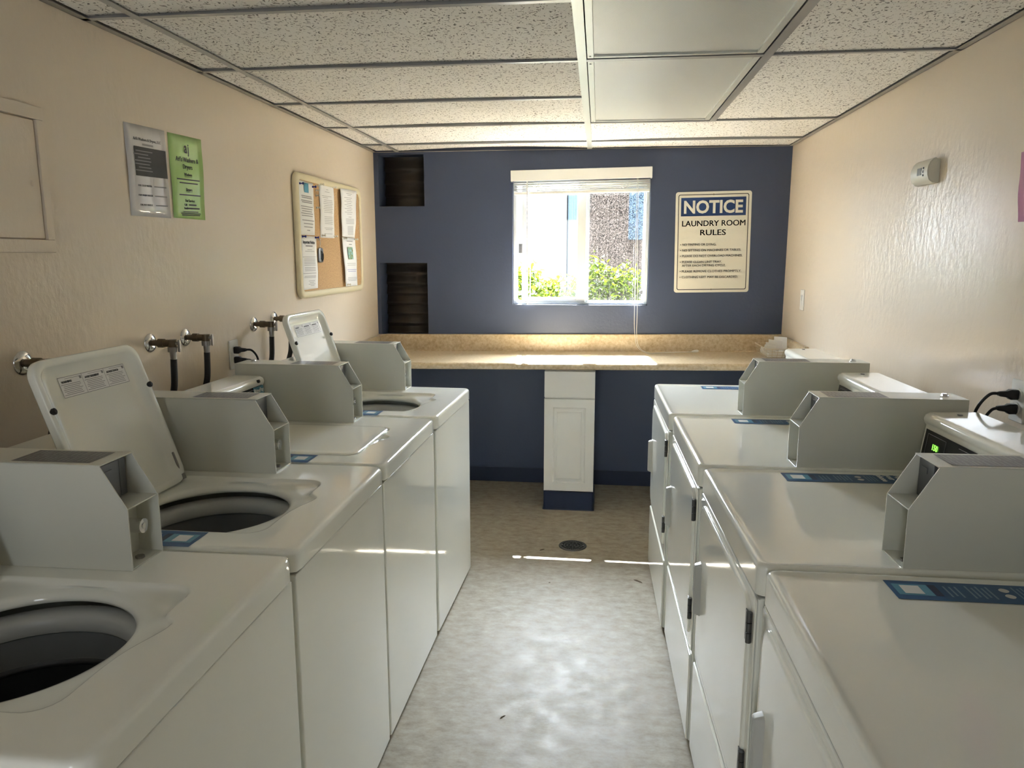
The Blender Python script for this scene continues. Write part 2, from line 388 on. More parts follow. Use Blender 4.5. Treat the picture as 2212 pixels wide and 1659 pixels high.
struct(obj('trim_1', bm, tbar, smooth=0))
bm = NB(); tb(bm, (TX[1], YF), (TX[1], YB-.003), .030); struct(obj('trim_2', bm, tbar_w, smooth=0))
bm = NB()
for x, s in ((XL, 1), (XR, -1)):
    xa, xb = sorted((x+s*.0005, x+s*.024)); bx(bm, (xa, YF, ZC-.0015), (xb, YB, ZC+.0005))
    xa, xb = sorted((x+s*.0005, x+s*.0025)); bx(bm, (xa, YF, ZC-.0015), (xb, YB, ZC+.03))
bx(bm, (XL, YB-.014, ZC-.0015), (XR, YB-.0005, ZC+.0005))
struct(obj('trim_3', bm, anglem, smooth=0))
# the two light panels in the grid
for (y0, y1), lab in (((1.46, 2.68), 'unlit fluorescent ceiling light with prismatic panel, cut by the top edge of the view'), ((2.68, 3.90), 'unlit fluorescent ceiling light with prismatic panel, the one nearer the window'), ):
    t = empty('ceiling_light', (TX[1]+.306, (y0+y1)/2, ZC), 0, lab, 'ceiling light', 'ceiling lights in the grid')
    hx, hy = .288, .590
    bm = NB()
    for a, b in (((-hx, -hy), (-hx+.022, hy)), ((hx-.022, -hy), (hx, hy)), ((-hx+.022, -hy), (hx-.022, -hy+.016)), ((-hx+.022, hy-.016), (hx-.022, hy))):
        bx(bm, (a[0], a[1], .001), (b[0], b[1], .012), .002)
    for sx in (-1, 1):
        for yy in (-hy+.03, hy-.03): cyl(bm, (-hx+.010, yy, .0015), (-hx+.010, yy, -.0015), .003, 8)
    obj('frame', bm, tbar_w, t)
    bm = NB(); bx(bm, (-hx+.018, -hy+.012, .008), (hx-.018, hy-.012, .012)); obj('diffuser', bm, diff_m, t, 0)
    bm = NB(); bx(bm, (-hx+.002, -hy, .03), (hx-.002, hy, .10)); obj('housing', bm, blind_m, t, 0)

# ------------------------------------------------------------------ niches with louvers
for (x0, z0, x1, z1), n, lab in ((N1, 4, 'brown corrugated vent louver in the upper corner niche'), (N2, 7, 'brown corrugated vent louver in the lower corner niche above the counter')):
    bm = NB(); prof = []
    h = (z1-z0)/n
    for k in range(n):
        for s in range(6):
            t_ = s/6; prof.append((YB+.135+.035*(t_ if t_ < .8 else (1-t_)*4)-.0, z0+h*(k+t_)))
    prof.append((YB+.135, z1))
    loft(bm, [[(x0+.002, y, z) for y, z in prof], [(x1+.012, y, z) for y, z in prof]], False, False, closed=False)
    o = obj('vent_louver', bm, louver, smooth=40); sol = o.modifiers.new('s', 'SOLIDIFY'); sol.thickness = .002; T(o, lab, 'vent', 'vent louvers in the blue wall')
bm = NB(); bx(bm, (XL-.1, YB+.201, .9), (-1.0, YB+.22, 2.3)); struct(obj('trim_4', bm, dark_void, smooth=0))

# ------------------------------------------------------------------ window
win = struct(empty('window_1', (0, 0, 0)))
YW = YB+.045
bm = NB(); x0, x1, z0, z1 = WX0+.001, WX1-.001, WZ0+.001, WZ1-.001
for a, b in (((x0, z0), (x0+.022, z1)), ((x1-.022, z0), (x1, z1)), ((x0+.022, z0), (x1-.022, z0+.014)), ((x0+.022, z1-.03), (x1-.022, z1))):
    bx(bm, (a[0], YW-.01, a[1]), (b[0], YW+.06, b[1]), .003)
bx(bm, (x0+.022, YW+.022, z0+.014), (x1-.022, YW+.026, z0+.024))
obj('window_frame', bm, winframe, win)
def sash(nm, xa, xb, y, wl, wr, wt, wb, withscreen):
    bm = NB()
    za, zb = z0+.015, z1-.03
    bx(bm, (xa, y, za), (xa+wl, y+.022, zb), .003); bx(bm, (xb-wr, y, za), (xb, y+.022, zb), .003)
    bx(bm, (xa+wl, y, za), (xb-wr, y+.022, za+wb), .003); bx(bm, (xa+wl, y, zb-wt), (xb-wr, y+.022, zb), .003)
    s = obj(nm, bm, winframe, win)
    bm = NB(); bx(bm, (xa+wl-.003, y+.009, za+wb-.003), (xb-wr+.003, y+.012, zb-wt+.003)); obj('pane', bm, glass, s, 0)
    return s
s1 = sash('sliding_sash', -.497, -.085, YW, .028, .056, .02, .030, False)
bm = NB(); bx(bm, (-.517, YW-.012, 1.525), (-.492, YW, 1.59), .003); obj('latch', bm, steel, s1)
s2 = sash('fixed_sash', -.105, x1-.020, YW+.028, .040, .014, .015, .010, True)
bm = NB(); bx(bm, (.262, YW+.012, 1.265), (.283, YW+.027, 1.29), .002); obj('latch', bm, steel, s2)
bm = NB(); bx(bm, (-.068, YW+.056, z0+.018), (x1-.030, YW+.057, z1-.035)); obj('insect_screen', bm, screen_m, win, 0)
# blind pulled up
b = empty('window_blind', (-.12, YB, 1.9), 0, 'white horizontal blind pulled up in a stack above the sliding window', 'blind')
bm = NB()
R = Matrix.Rotation(math.radians(-.9), 4, 'Y')
bx(bm, (-.437, -.060, .075), (.437, -.046, .141), .003); bx(bm, (-.437, -.046, .075), (-.430, -.001, .141)); bx(bm, (.430, -.046, .075), (.437, -.001, .141)); bx(bm, (-.430, -.046, .136), (.430, -.001, .140))
bm.transform(R); obj('valance', bm, blind_m, b)
for z in (.068, .055, .041, .028, .018):
    bm = NB(); pts = [(-.020+.04*k/4, z+.004*math.sin(PI*k/4)-.0) for k in range(5)]
    loft(bm, [[(x, y-.012, zz) for y, zz in pts] for x in (-.420, .424)], False, False, closed=False)
    bm.transform(R); o = obj('slat', bm, blind_m, b); o.modifiers.new('s', 'SOLIDIFY').thickness = .0022
bm = NB(); bx(bm, (-.420, -.036, -.006), (.424, .006, .012), .004); bm.transform(R); obj('bottom_rail', bm, blind_m, b)
bm = NB(); cyl(bm, (-.335, -.048, .075), (-.332, -.046, -.70), .0045, 10); obj('wand', bm, blind_m, b)
for x in (-.28, 0.0, .27):
    bm = NB()
    for s in range(3): tube(bm, curve_pts([(x+.02*(s-1), -.036, .06), (x+.02*(s-1)+.012, -.040, .045), (x+.02*(s-1)-.01, -.038, .02)], 4), .0018, 6)
    obj('ladder_cord', bm, blind_m, b)
bm = NB()
tube(bm, curve_pts([(.345, -.045, .08), (.347, -.045, -.3), (.350, -.046, -.72), (.356, -.055, -.88), (.375, -.10, -.96), (.44, -.13, -.993), (.55, -.11, -.988), (.66, -.09, -.987), (.715, -.10, -.984)], 8), .0016, 6)
obj('pull_cord', bm, blind_m, b); bm = NB()
tube(bm, curve_pts([(.352, -.045, .08), (.358, -.045, -.3), (.368, -.046, -.72), (.368, -.055, -.88), (.385, -.10, -.96), (.45, -.12, -.993), (.56, -.115, -.988), (.67, -.095, -.987), (.72, -.10, -.984)], 8), .0016, 6)
obj('pull_cord', bm, blind_m, b)
bm = NB(); tube(bm, [(.71, -.10, -.982), (.725, -.10, -.980), (.745, -.102, -.978), (.752, -.103, -.977)], [.004, .008, .009, .003], 10); obj('cord_tassel', bm, blind_m, b)

# ------------------------------------------------------------------ outside
bm = NB(); bx(bm, (-12, YB+.21, -.15), (12, 22, -.05)); struct(obj('ground', bm, concrete, smooth=0))
bm = NB(); bx(bm, (-3, YB+.205, 2.52), (3, 5.52, 2.66), .01); o = struct(obj('trim_5', bm, stucco))
h = empty('hedge', (-.1, 6.25, -.05), 0, 'sunlit yellow green hedge growing outside the window', 'hedge')
bm = NB()
for k in range(9000):
    x = random.uniform(-2.0, 1.7); y = random.gauss(0, .20); top = 1.40+.05*math.sin(x*5.1)+.05*math.sin(x*11.3+1)+.03*math.sin(x*23)
    z = top - abs(random.gauss(0, .26)) - y*y*1.4 + random.choice((0, 0, 0, .05))
    if z < .45: continue
    L_ = random.uniform(.035, .075); w_ = L_*.38
    R_ = Matrix.Rotation(random.uniform(0, 2*PI), 3, 'Z') @ Matrix.Rotation(random.uniform(-1.2, .9), 3, 'X') @ Matrix.Rotation(random.uniform(-.5, .5), 3, 'Y')
    pp = [(0, 0, 0), (w_*.7, L_*.35, .008), (w_*.4, L_*.75, .004), (0, L_, -.004), (-w_*.4, L_*.75, .004), (-w_*.7, L_*.35, .008)]
    vs = [bm.verts.new(R_ @ Vector(q) + Vector((x, y, z+.05))) for q in pp]
    bm.faces.new(vs[:4]); bm.faces.new([vs[0], vs[3], vs[4], vs[5]])
T(obj('foliage', bm, leaf_m, h, 0, recalc=False), kind='stuff')
bm = NB()
for k in range(60):
    x = random.uniform(-1.9, 1.6); y = random.gauss(0, .12)
    tube(bm, curve_pts([(x, y, 0), (x+random.uniform(-.05, .05), y, .6), (x+random.uniform(-.15, .15), y+random.uniform(-.1, .1), 1.3)], 4), [.008]*8+[.003], 5)
obj('stem', bm, stem_m, h)
t = empty('neighbouring_building', (.8, 9.3, -.05), 0, 'pale stucco building seen across the yard through the window', 'building')
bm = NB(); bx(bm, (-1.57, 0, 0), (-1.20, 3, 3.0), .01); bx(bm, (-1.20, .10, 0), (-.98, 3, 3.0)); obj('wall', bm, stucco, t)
bm = NB(); bx(bm, (-1.19, .04, .3), (-1.0, .10, 2.9), .01)
for k in range(6): bx(bm, (-1.165+.028*k, .03, .35), (-1.158+.028*k, .041, 2.85))
obj('shutter', bm, bluepane, t)
bm = NB(); bx(bm, (-.97, .02, 0), (4.5, 3, 3.0))
for k in range(26): bx(bm, (-.95+.12*k, -.005, 0), (-.93+.12*k, .021, 3.0))
obj('board_siding', bm, siding, t)
bm = NB(); bx(bm, (-.45, -.03, 1.75), (.6, .02, 2.6), .01)
obj('window', bm, bluepane, t)
t2 = empty('distant_house', (-2.6, 14, -.05), 0, 'pinkish tiled roof house far left beyond the window', 'house')
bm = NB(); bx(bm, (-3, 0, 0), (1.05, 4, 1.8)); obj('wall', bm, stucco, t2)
bm = NB(); prism(bm, [(-3.2, 1.8), (1.15, 1.8), (.9, 2.3), (.55, 2.8), (-3.2, 3.4)], lambda u, v, w: (u, w, v), -.3, 4.2); obj('roof', bm, roofm, t2, 0)

# ------------------------------------------------------------------ counter and base cabinet
ct = empty('countertop', (-.15, YB, .898), 0, 'long beige speckled laminate countertop with backsplash below the window', 'countertop')
ct.rotation_euler = (0, -.0115, 0)
hx0, hx1 = XL+.002+.15, XR-.002+.15
bm = NB()
prof = [(-.002, -.035), (-.002, .108), (-.010, .112), (-.022, .109), (-.025, .10), (-.025, .008), (-.030, .002), (-.038, 0), (-.545, 0), (-.557, -.003), (-.566, -.011), (-.569, -.022), (-.566, -.036), (-.560, -.040), (-.548, -.040), (-.548, -.030)]
prism(bm, prof, lambda u, v, w: (w, u, v), hx0, hx1)
obj('worktop', bm, lam_counter, ct, 40)
for s, x, nm in ((1, hx0, 'left'), (-1, hx1, 'right')):
    bm = NB(); xa, xb = sorted((x, x+s*.022)); bx(bm, (xa, -.64 if s < 0 else -.545, .0005), (xb, -.026, .106), .002); obj('side_splash', bm, lam_counter, ct)
c = empty('base_cabinet', (-.155, 4.29, 0), 0, 'narrow white cabinet with raised panel door holding up the countertop', 'cabinet')
bm = NB(); bx(bm, (-.147, 0, .115), (.147, .505, .850), .002); obj('body', bm, cabw, c)
bm = NB(); bx(bm, (-.148, -.018, .690), (.148, -.001, .846), .003); obj('drawer_front', bm, cabw, c)
bm = NB()
def rect_loop(x0, z0, x1, z1, y): return [(x0, y, z0), (x1, y, z0), (x1, y, z1), (x0, y, z1)]
D = [(0, -.001), (0, -.016), (.002, -.019), (.052, -.019), (.058, -.013), (.064, -.013), (.066, -.015), (.075, -.0175), (.078, -.0215), (.080, -.0215)]
loft(bm, [rect_loop(-.148+d, .120+d, .148-d, .682-d, y) for d, y in D]); obj('door', bm, cabw, c, 20)
bm = NB(); lp = rrect(-.150, -.012, .150, .50, .012, 4)
loft(bm, [[(x, y, .0) for x, y in rrect(-.156, -.018, .156, .50, .014, 4)], [(x, y, .006) for x, y in lp], [(x, y, .113) for x, y in lp]]); obj('toe_kick', bm, navykick, c)

# ------------------------------------------------------------------ machines. local frame: X from the front (0) to the back, Y across, Z up
Wd = .645
def sticker(parent, dx, dy, z):
    """blue payment sticker lying on the top"""
    mw = frame((dx, dy, z), (0, -1, 0), (1, 0, 0))
    w, h = .085, .335
    bm = NB(); bars(bm, mw, [(0, h/2, w, h)], .0004)
    s = obj('payment_sticker', bm, blue, parent, 0, False)
    bm = NB(); bars(bm, mw, [(.002, .040, .046, .062)], .0007, 0); bars(bm, mw, [(.002, .079, .046, .014)], .0007, 1); bars(bm, mw, [(.002, .038, .034, .034)], .001, 2)
    obj('printed_block', bm, [blue_l, navy, white], s, 0, False)
    bm = NB(); rr = []
    for j in range(3): rr += [(.004-.002*(j % 2), .100+.010*j, .044-.006*(j % 2), .0035)]
    for j in range(5): rr += [(.002, .140+.009*j, .050-.012*(j % 2), .0035)]
    for j in range(4): rr += [(0, .222+.008*j, .052-.01*(j % 2), .003)]
    bars(bm, mw, rr, .0007); obj('small_print', bm, greyprint, s, 0, False)
    bm = NB()
    for cx in (-.011, .013):
        pts = [mw @ Vector((cx+.008*math.cos(2*PI*k/14)*(1+.12*math.cos(4*PI*k/14)), .203+.009*math.sin(2*PI*k/14), .0008)) for k in range(14)]
        bm.faces.new([bm.verts.new(p) for p in pts])
    obj('printed_icon', bm, white, s, 0, False)
    text('lettering', 'Pay with\nyour\nphone', .024, white, mw @ Matrix.Translation((-.036, .290, .0008)), s, 'LEFT', .0006)
def coin_box(root):
    xf, y0, y1, zb = .278, .012, .115, .9025
    prof = [(0, 0), (0, .125), (.051, .212), (.452, .212), (.452, 0)]
    t_ = .0022
    bm = NB()
    for a, b_ in ((y0, y0+t_), (y1-t_, y1)): prism(bm, prof, lambda u, v, w: (xf+u, w, zb+v), a, b_)
    bx(bm, (xf+.048, y0, zb+.212-t_), (xf+.452, y1, zb+.2125), .0009); bx(bm, (xf+.45, y0, zb), (xf+.4525, y1, zb+.2125), .0009)
    bx(bm, (xf+.002, y0+t_, zb), (xf+.45, y1-t_, zb+.003)); bx(bm, (xf+.001, y0+t_, zb+.1235), (xf+.45, y1-t_, zb+.126))
    bx(bm, (xf+.050, y0+t_, zb+.003), (xf+.052, y1-t_, zb+.1235)); bx(bm, (xf+.090, y0+t_, zb+.126), (xf+.092, y1-t_, zb+.21))
    for yy in (y0-.0006, y1-t_):
        for px, pz in ((.05, .06), (.40, .16)): cyl(bm, (xf+px, yy, zb+pz), (xf+px, yy+t_+.0006, zb+pz), .004, 10)
    cb = obj('coin_box', bm, boxpaint, root)
    bm = NB(); bx(bm, (xf+.056, y0+.036, zb+.1262), (xf+.085, y1-.004, zb+.206), .002); bx(bm, (xf+.060, y0+.010, zb+.128), (xf+.066, y0+.030, zb+.204), .001)
    bx(bm, (xf+.0545, y0+.06, zb+.18), (xf+.0565, y0+.085, zb+.192), .0005)
    obj('coin_mechanism', bm, mechgrey, cb)
    bm = NB(); cyl(bm, (xf+.018, y0+.030, zb+.066), (xf+.050, y0+.030, zb+.066), .015, 20); cyl(bm, (xf+.0165, y0+.030, zb+.066), (xf+.018, y0+.030, zb+.066), .006, 12)
    obj('lock', bm, chrome, cb)
    bm = NB(); cyl(bm, (xf+.022, y0+.045, zb+.003), (xf+.022, y0+.045, zb+.008), .009, 6); obj('nut', bm, steel, cb)
    bm = NB(); cyl(bm, (xf+.405, y0+.045, zb+.2125), (xf+.405, y0+.045, zb+.216), .012, 16); cyl(bm, (xf+.405, y0+.045, zb+.216), (xf+.405, y0+.045, zb+.222), .008, 6)
    obj('bolt', bm, chrome, cb)
    mw = frame((xf+.075, (y0+y1)/2, zb+.2128), (0, -1, 0), (1, 0, 0))
    bm = NB(); bars(bm, mw, [(0, .085, .080, .165)], .0003, 0)
    rr = []
    for k in range(5): rr.append((0, .006+.040*k, .074, .0012))
    rr.append((0, .085, .0012, .16))
    for k in range(4):
        for j in range(3):
            for sx in (-.020, .020): rr.append((sx+random.uniform(-.003, .003), .014+.040*k+.010*j, .028-.008*(j % 2), .0022))
    bars(bm, mw, rr, .0006, 1)
    obj('instruction_sticker', bm, [stickgrey, stickline], cb, 0, False)
    return cb
def console(root, w, face, x_off=0.0, dz=0.0):
    y0, y1 = .125, w-.012
    pr = [(.578, .004), (.596, .150), (.590, .158), (.588, .168), (.592, .178), (.604, .184), (.728, .186), (.738, .180), (.742, .17), (.742, .004)]
    bm = NB()
    def lp(y, d):
        cx = sum(p[0] for p in pr)/len(pr); return [(p[0]+(cx-p[0])*d+x_off*(p[0] < .7), y, .9025+p[1]*(1-d*.4)+dz*(p[1] > .01)) for p in pr]
    loft(bm, [lp(y0, .06), lp(y0+.006, .0), lp(y1-.006, 0), lp(y1, .06)])
    cn = obj('console', bm, enamel, root, 50)
    bm = NB()
    sl = Vector((.596-.578, 0, .146)).normalized(); nrm = Vector((-sl.z, 0, sl.x))
    org = Vector((.578+x_off, 0, .9065)) + nrm*.0006
    mw = frame(org, (0, -1, 0), sl)     # x -> -Y
    mw2 = mw
    bm = NB(); bars(bm, mw2, [(-(y0+y1)/2, .083, (y1-y0)-.035, .110)], .0015, 0)
    a0 = -(y1-.030)
    for cx, cy, ww, hh in ((a0+.055, .128, .10, .0015), (a0+.055, .040, .10, .0015), (a0+.005, .084, .0015, .089), (a0+.105, .084, .0015, .089), ((a0+.32), .128, .30, .0015)):
        bars(bm, mw2, [(cx, cy, ww, hh)], .0022, 1)
    cp = obj('control_panel', bm, [blackgloss, stickline], cn, 0, False)
    for k in range(3): pass
    return cn, cp, mw2, a0, (y0, y1)
def body_common(root, w, zseam, kick=.02):
    bm = NB(); cl = lambda d, z: [(x, y, z) for x, y in rrect(.004+d, .003+d, .735-d, w-.003-d, .006, 3)]
    loft(bm, [cl(.004, .016), cl(0, .020), cl(0, zseam-.006), cl(.003, zseam-.003), cl(.012, zseam-.003), cl(.014, zseam-.03)], True, False); o = obj('cabinet', bm, enamel, root, 50)
    for a in (.06, .68):
        for b_ in (.06, w-.06):
            bm = NB(); cyl(bm, (a, b_, 0), (a, b_, .017), .02, 12); obj('foot', bm, black, root)
    return o
def radial(cx, cy, outline, n=144):
    """sample a closed outline (list of xy) by rays from (cx, cy)"""
    out = []
    m_ = len(outline)
    for k in range(n):
        a = 2*PI*k/n; dx, dy = math.cos(a), math.sin(a); best = None
        for i in range(m_):
            (x1, y1), (x2, y2) = outline[i], outline[(i+1) % m_]
            ex, ey = x2-x1, y2-y1; den = dx*ey-dy*ex
            if abs(den) < 1e-12: continue
            t_ = ((x1-cx)*ey-(y1-cy)*ex)/den; s_ = ((x1-cx)*dy-(y1-cy)*dx)/den
            if t_ > 0 and -1e-9 <= s_ <= 1+1e-9 and (best is None or t_ > best): best = t_
        out.append((cx+dx*best, cy+dy*best))
    return out
def make_washer():
    w = Wd; root = empty('washing_machine')
    body_common(root, w, .850)
    HX, HY, HR = .335, .358, .182
    bm = NB()
    def rr(d, r=.02): return radial(HX, HY, rrect(d, d, .742-d, w-d, max(r, .004), 8))
    rec = []
    base = rrect(.118, .160, .545, .556, .045, 8)
    for x, y in base:
        rec.append((x, y))
    # densify and add the finger pocket on the front edge
    dens = []
    for (xa, ya), (xb, yb) in zip(rec, rec[1:]+rec[:1]):
        L_ = math.hypot(xb-xa, yb-ya); n_ = max(1, int(L_/.008))
        for q in range(n_):
            x = xa+(xb-xa)*q/n_; y = ya+(yb-ya)*q/n_
            if x < .125:
                x -= .030*math.exp(-((y-.300)/.020)**2) if y < .300 else .030*math.exp(-((y-.300)/.075)**2)
            dens.append((x, y))
    def sc(f): return radial(HX, HY, [(HX+(x-HX)*f, HY+(y-HY)*f) for x, y in dens])
    def circ(r): return [(HX+r*math.cos(2*PI*k/144), HY+r*math.sin(2*PI*k/144)) for k in range(144)]
    def mix(a, b_, t_): return [(p[0]*(1-t_)+q[0]*t_, p[1]*(1-t_)+q[1]*t_) for p, q in zip(a, b_)]
    A, C0 = sc(.965), circ(HR+.016)
    L = [(rr(.0), .853), (rr(0), .890), (rr(.0012), .8955), (rr(.004), .8995), (rr(.009), .9015), (rr(.016), .902), (mix(rr(.02), sc(1.03), .5), .902), (sc(1.02), .902), (sc(1.0), .9008), (sc(.985), .8965), (A, .8925),
         (mix(A, C0, .3), .8905), (mix(A, C0, .6), .8885), (C0, .8855), (circ(HR+.008), .8830), (circ(HR+.003), .8785), (circ(HR), .872), (circ(HR+.001), .866), (circ(HR+.010), .862)]
    loft(bm, [[(x, y, z) for x, y in l] for l, z in L], False, False)
    obj('top_panel', bm, enamel, root, 60)
    bm = NB(); c2 = lambda r, z: [(HX+r*math.cos(2*PI*k/72), HY+r*math.sin(2*PI*k/72), z) for k in range(72)]
    loft(bm, [c2(.215, .842), c2(.205, .846), c2(.187, .842), c2(.178, .832), c2(.176, .815), c2(.180, .806)], False, False); obj('tub_ring', bm, plastic, root, 60)
    bm = NB(); loft(bm, [c2(.179, .806), c2(.188, .800), c2(.190, .745)], False, False); obj('balance_ring', bm, tubgrey, root, 60)
    bm = NB(); loft(bm, [c2(.190, .745), c2(.186, .740), c2(.186, .735), c2(.191, .73), c2(.19, .40), c2(.16, .385), c2(.03, .38)], False, True)
    obj('basket', bm, darkbasket, root, 60)
    cb = coin_box(root); cn, cp, mw, a0, (y0, y1) = console(root, w, None, .022, -.014)
    bm = NB(); bars(bm, mw, [(-(y0+.050), .101, .078, .070)], .0030); lb = obj('maker_label', bm, blue_l, cn, 0, False)
    text('display_text', 'ShinePay', .021, white, mw @ Matrix.Translation((-(y0+.050), .121, .0034)), cn, 'CENTER', .0005)
    bm = NB(); cyl(bm, (.613, y0+.055, 1.060), (.604, y0+.055, 1.062), .006, 12); obj('lid_stop', bm, black, cn)
    sticker(root, .235, .606, .9022)
    return root
def add_lid(root, angle):
    """lid hinged at the back of the recess; local x runs from the hinge to the free edge"""
    L_, wd = .400, .385
    lid_mats = []
    bm = NB()
    def lp(d, z, dx=0): return [(x, y, z) for x, y in rrect(0+d+dx, -wd/2+d, L_-d, wd/2-d, .040-d*.5, 8)]
    loft(bm, [lp(.004, -.012), lp(.0, -.008), lp(0, .006), lp(.003, .0105), lp(.010, .013), lp(.03, .0135)], False, True)
    loft(bm, [lp(.004, -.012), lp(.014, -.0125), lp(.020, -.008), lp(.030, .004), lp(.045, .0065), lp(.060, .007)], False, True)
    H = Matrix.Translation((.522, .358, .8935)) @ Matrix.Rotation(angle, 4, 'Y') @ Matrix.Rotation(PI, 4, 'Z')
    bmesh.ops.remove_doubles(bm, verts=bm.verts[:], dist=1e-5)
    bm.transform(H); lid = obj('lid', bm, enamel, root, 60)
    # underside label, bumpers, hinge springs (underside is local -z)
    lw = H @ frame((L_-.075, 0.008, .0045), (0, -1, 0), (1, 0, 0))
    # text plane must face local -z
    lw = H @ frame((L_-.072, .012, .0062), (0, 1, 0), (1, 0, 0))
    bm = NB(); bars(bm, lw, [(0, 0, .245, .050)], .0006, 0)
    rr = [(0, .0245, .245, .0012), (0, -.0245, .245, .0012), (-.122, 0, .0012, .05), (.122, 0, .0012, .05), (-.041, 0, .0012, .05), (.041, 0, .0012, .05)]
    for k in range(3):
        cx = -.0815+.0815*k
        for j in range(7): rr.append((cx-.004+.003*(j % 2), .006-.0042*j, .066-.006*(j % 3), .0013))
        rr.append((cx+.006, .020, .05, .001)); rr.append((cx+.034, .017, .007, .007))
    bars(bm, lw, rr, .0009, 1)
    lab = obj('warning_label', bm, [paper_m, inkg], lid, 0, False)
    for cx, s_ in ((-.0815, 'WARNING'), (0, 'AVERTISSEMENT'), (.0815, 'ADVERTENCIA')):
        text('lettering', s_, .0072, ink, lw @ Matrix.Translation((cx-.033, .0125, .001)), lid, 'LEFT', .0002)
    for yy in (-wd/2+.010, wd/2-.010):
        bm = NB(); tube(bm, [H @ Vector((L_*.70, yy, -.020)), H @ Vector((L_*.70, yy, -.017)), H @ Vector((L_*.70, yy, -.009))], [.004, .008, .008], 14); obj('bumper', bm, black, lid)
    for yy in (-wd/2+.018, wd/2-.018):
        bm = NB(); bx(bm, (.012, yy-.004, -.010), (.085, yy+.004, -.001), .002); bx(bm, (.004, yy-.008, -.014), (.02, yy+.008, -.006), .002); bm.transform(H); obj('hinge', bm, steel, lid)
    return lid
wspec = [(-.6145, 1.385, 1.903, 'white top-load washer nearest the camera, its drum open at the lower left'), (-.6165, 2.045, 1.903, 'white top-load washer with lid open and warning label, second from the camera'),
         (-.607, 2.695, 0, 'white top-load washer with its lid closed, third from the camera'), (-.586, 3.360, 1.903, 'white top-load washer with lid open at the far end by the corner')]
OPEN = math.radians(108.5)
def tri_move(r, i):
    xf, y1, a, lab = wspec[i]; r.location = (xf, y1, 0); r.rotation_euler = (0, 0, PI+(.006, 0, -.014, -.030)[i]); T(r, lab, 'washing machine', 'top load washing machines along the left wall')
w0 = make_washer()
ws = [w0] + [dup(w0, (0, 0, 0)) for _ in range(3)]
for i, r in enumerate(ws):
    tri_move(r, i); add_lid(r, OPEN if wspec[i][2] else 0)

def make_dryer():
    w = .690; root = empty('clothes_dryer')
    body_common(root, w, .840)
    bm = NB()
    L = [(0, .843), (0, .896), (.001, .902), (.004, .9065), (.008, .9085), (.012, .9085), (.017, .9065), (.024, .9045), (.04, .9040)]
    loft(bm, [[(x, y, z) for x, y in rrect(d, d, .742-d, w-d, .022-d*.3, 8)] for d, z in L], False, True)
    obj('top_panel', bm, enamel, root, 60)
    def rl(y0, z0, y1, z1, r, x): return [(x, y, z) for y, z in rrect(y0, z0, y1, z1, r, 8)]
    bm = NB(); a = (.030, .352, .648, .820)
    loft(bm, [rl(a[0]+d, a[1]+d, a[2]-d, a[3]-d, .045, x) for d, x in ((0, .0035), (0, -.003), (.002, -.006), (.006, -.0075), (.010, -.0075))], False, True); dr = obj('door', bm, enamel, root, 60)
    bm = NB(); loft(bm, [rl(.588-d, .503-d, .612+d, .650+d, .006+d, x) for d, x in ((.006, -.0075), (.004, -.010), (0, -.022), (-.003, -.026), (-.006, -.026), (-.0085, -.022), (-.009, -.012))], False, True)
    obj('handle', bm, plastic, dr, 60)
    for z in (.765, .452):
        bm = NB(); cyl(bm, (-.006, .022, z-.033), (-.006, .022, z-.012), .006, 10); cyl(bm, (-.006, .022, z-.010), (-.006, .022, z+.010), .006, 10); cyl(bm, (-.006, .022, z+.012), (-.006, .022, z+.033), .006, 10)
        bx(bm, (-.0095, .024, z-.033), (-.0078, .040, z+.033)); obj('hinge', bm, hinge_m, root)
    bm = NB(); loft(bm, [rl(.006+d, .020+d, w-.006-d, .305-d, .006, x) for d, x in ((0, .0035), (0, -.001), (.002, -.003), (.005, -.0035))], False, True); obj('access_panel', bm, enamel, root, 60)
    bm = NB(); loft(bm, [rl(.004+d, .318+d, w-.004-d, .836-d, .012, x) for d, x in ((0, .0035), (0, .002), (.002, .0005), (.004, .0))], False, True); obj('front_panel', bm, enamel, root, 60)
    coin_box(root)
    cn, cp, mw, a0, (y0, y1) = console(root, w, None)
    text('display', '150', .022, green_led, mw @ Matrix.Translation((a0+.055, .098, .003)) @ Matrix.Shear('XY', 4, (0, 0)), cn, 'CENTER', .0004)
    bm = NB(); cyl(bm, (.66, y1-.05, 1.0885), (.66, y1-.05, 1.0905), .007, 8); obj('screw', bm, hinge_m, cn)
    sticker(root, .212, .632, .9046)
    return root
dspec = [(.336, .722, 'white front-load dryer nearest the camera at the lower right'), (.324, 1.424, 'white dryer with green digits lit on its panel, second from the camera'),
         (.301, 2.132, 'white dryer third from the camera, between the lit panel dryer and the farthest one'), (.282, 2.848, 'white dryer at the far end of the right row, nearest the countertop')]
d0 = make_dryer()
for i, (x, y, lab) in enumerate(dspec):
    r = d0 if i == 0 else dup(d0, (0, 0, 0))
    r.location = (x, y, 0); r.rotation_euler = (0, 0, (.004, .022, .011, .011)[i]); T(r, lab, 'dryer', 'clothes dryers along the right wall')

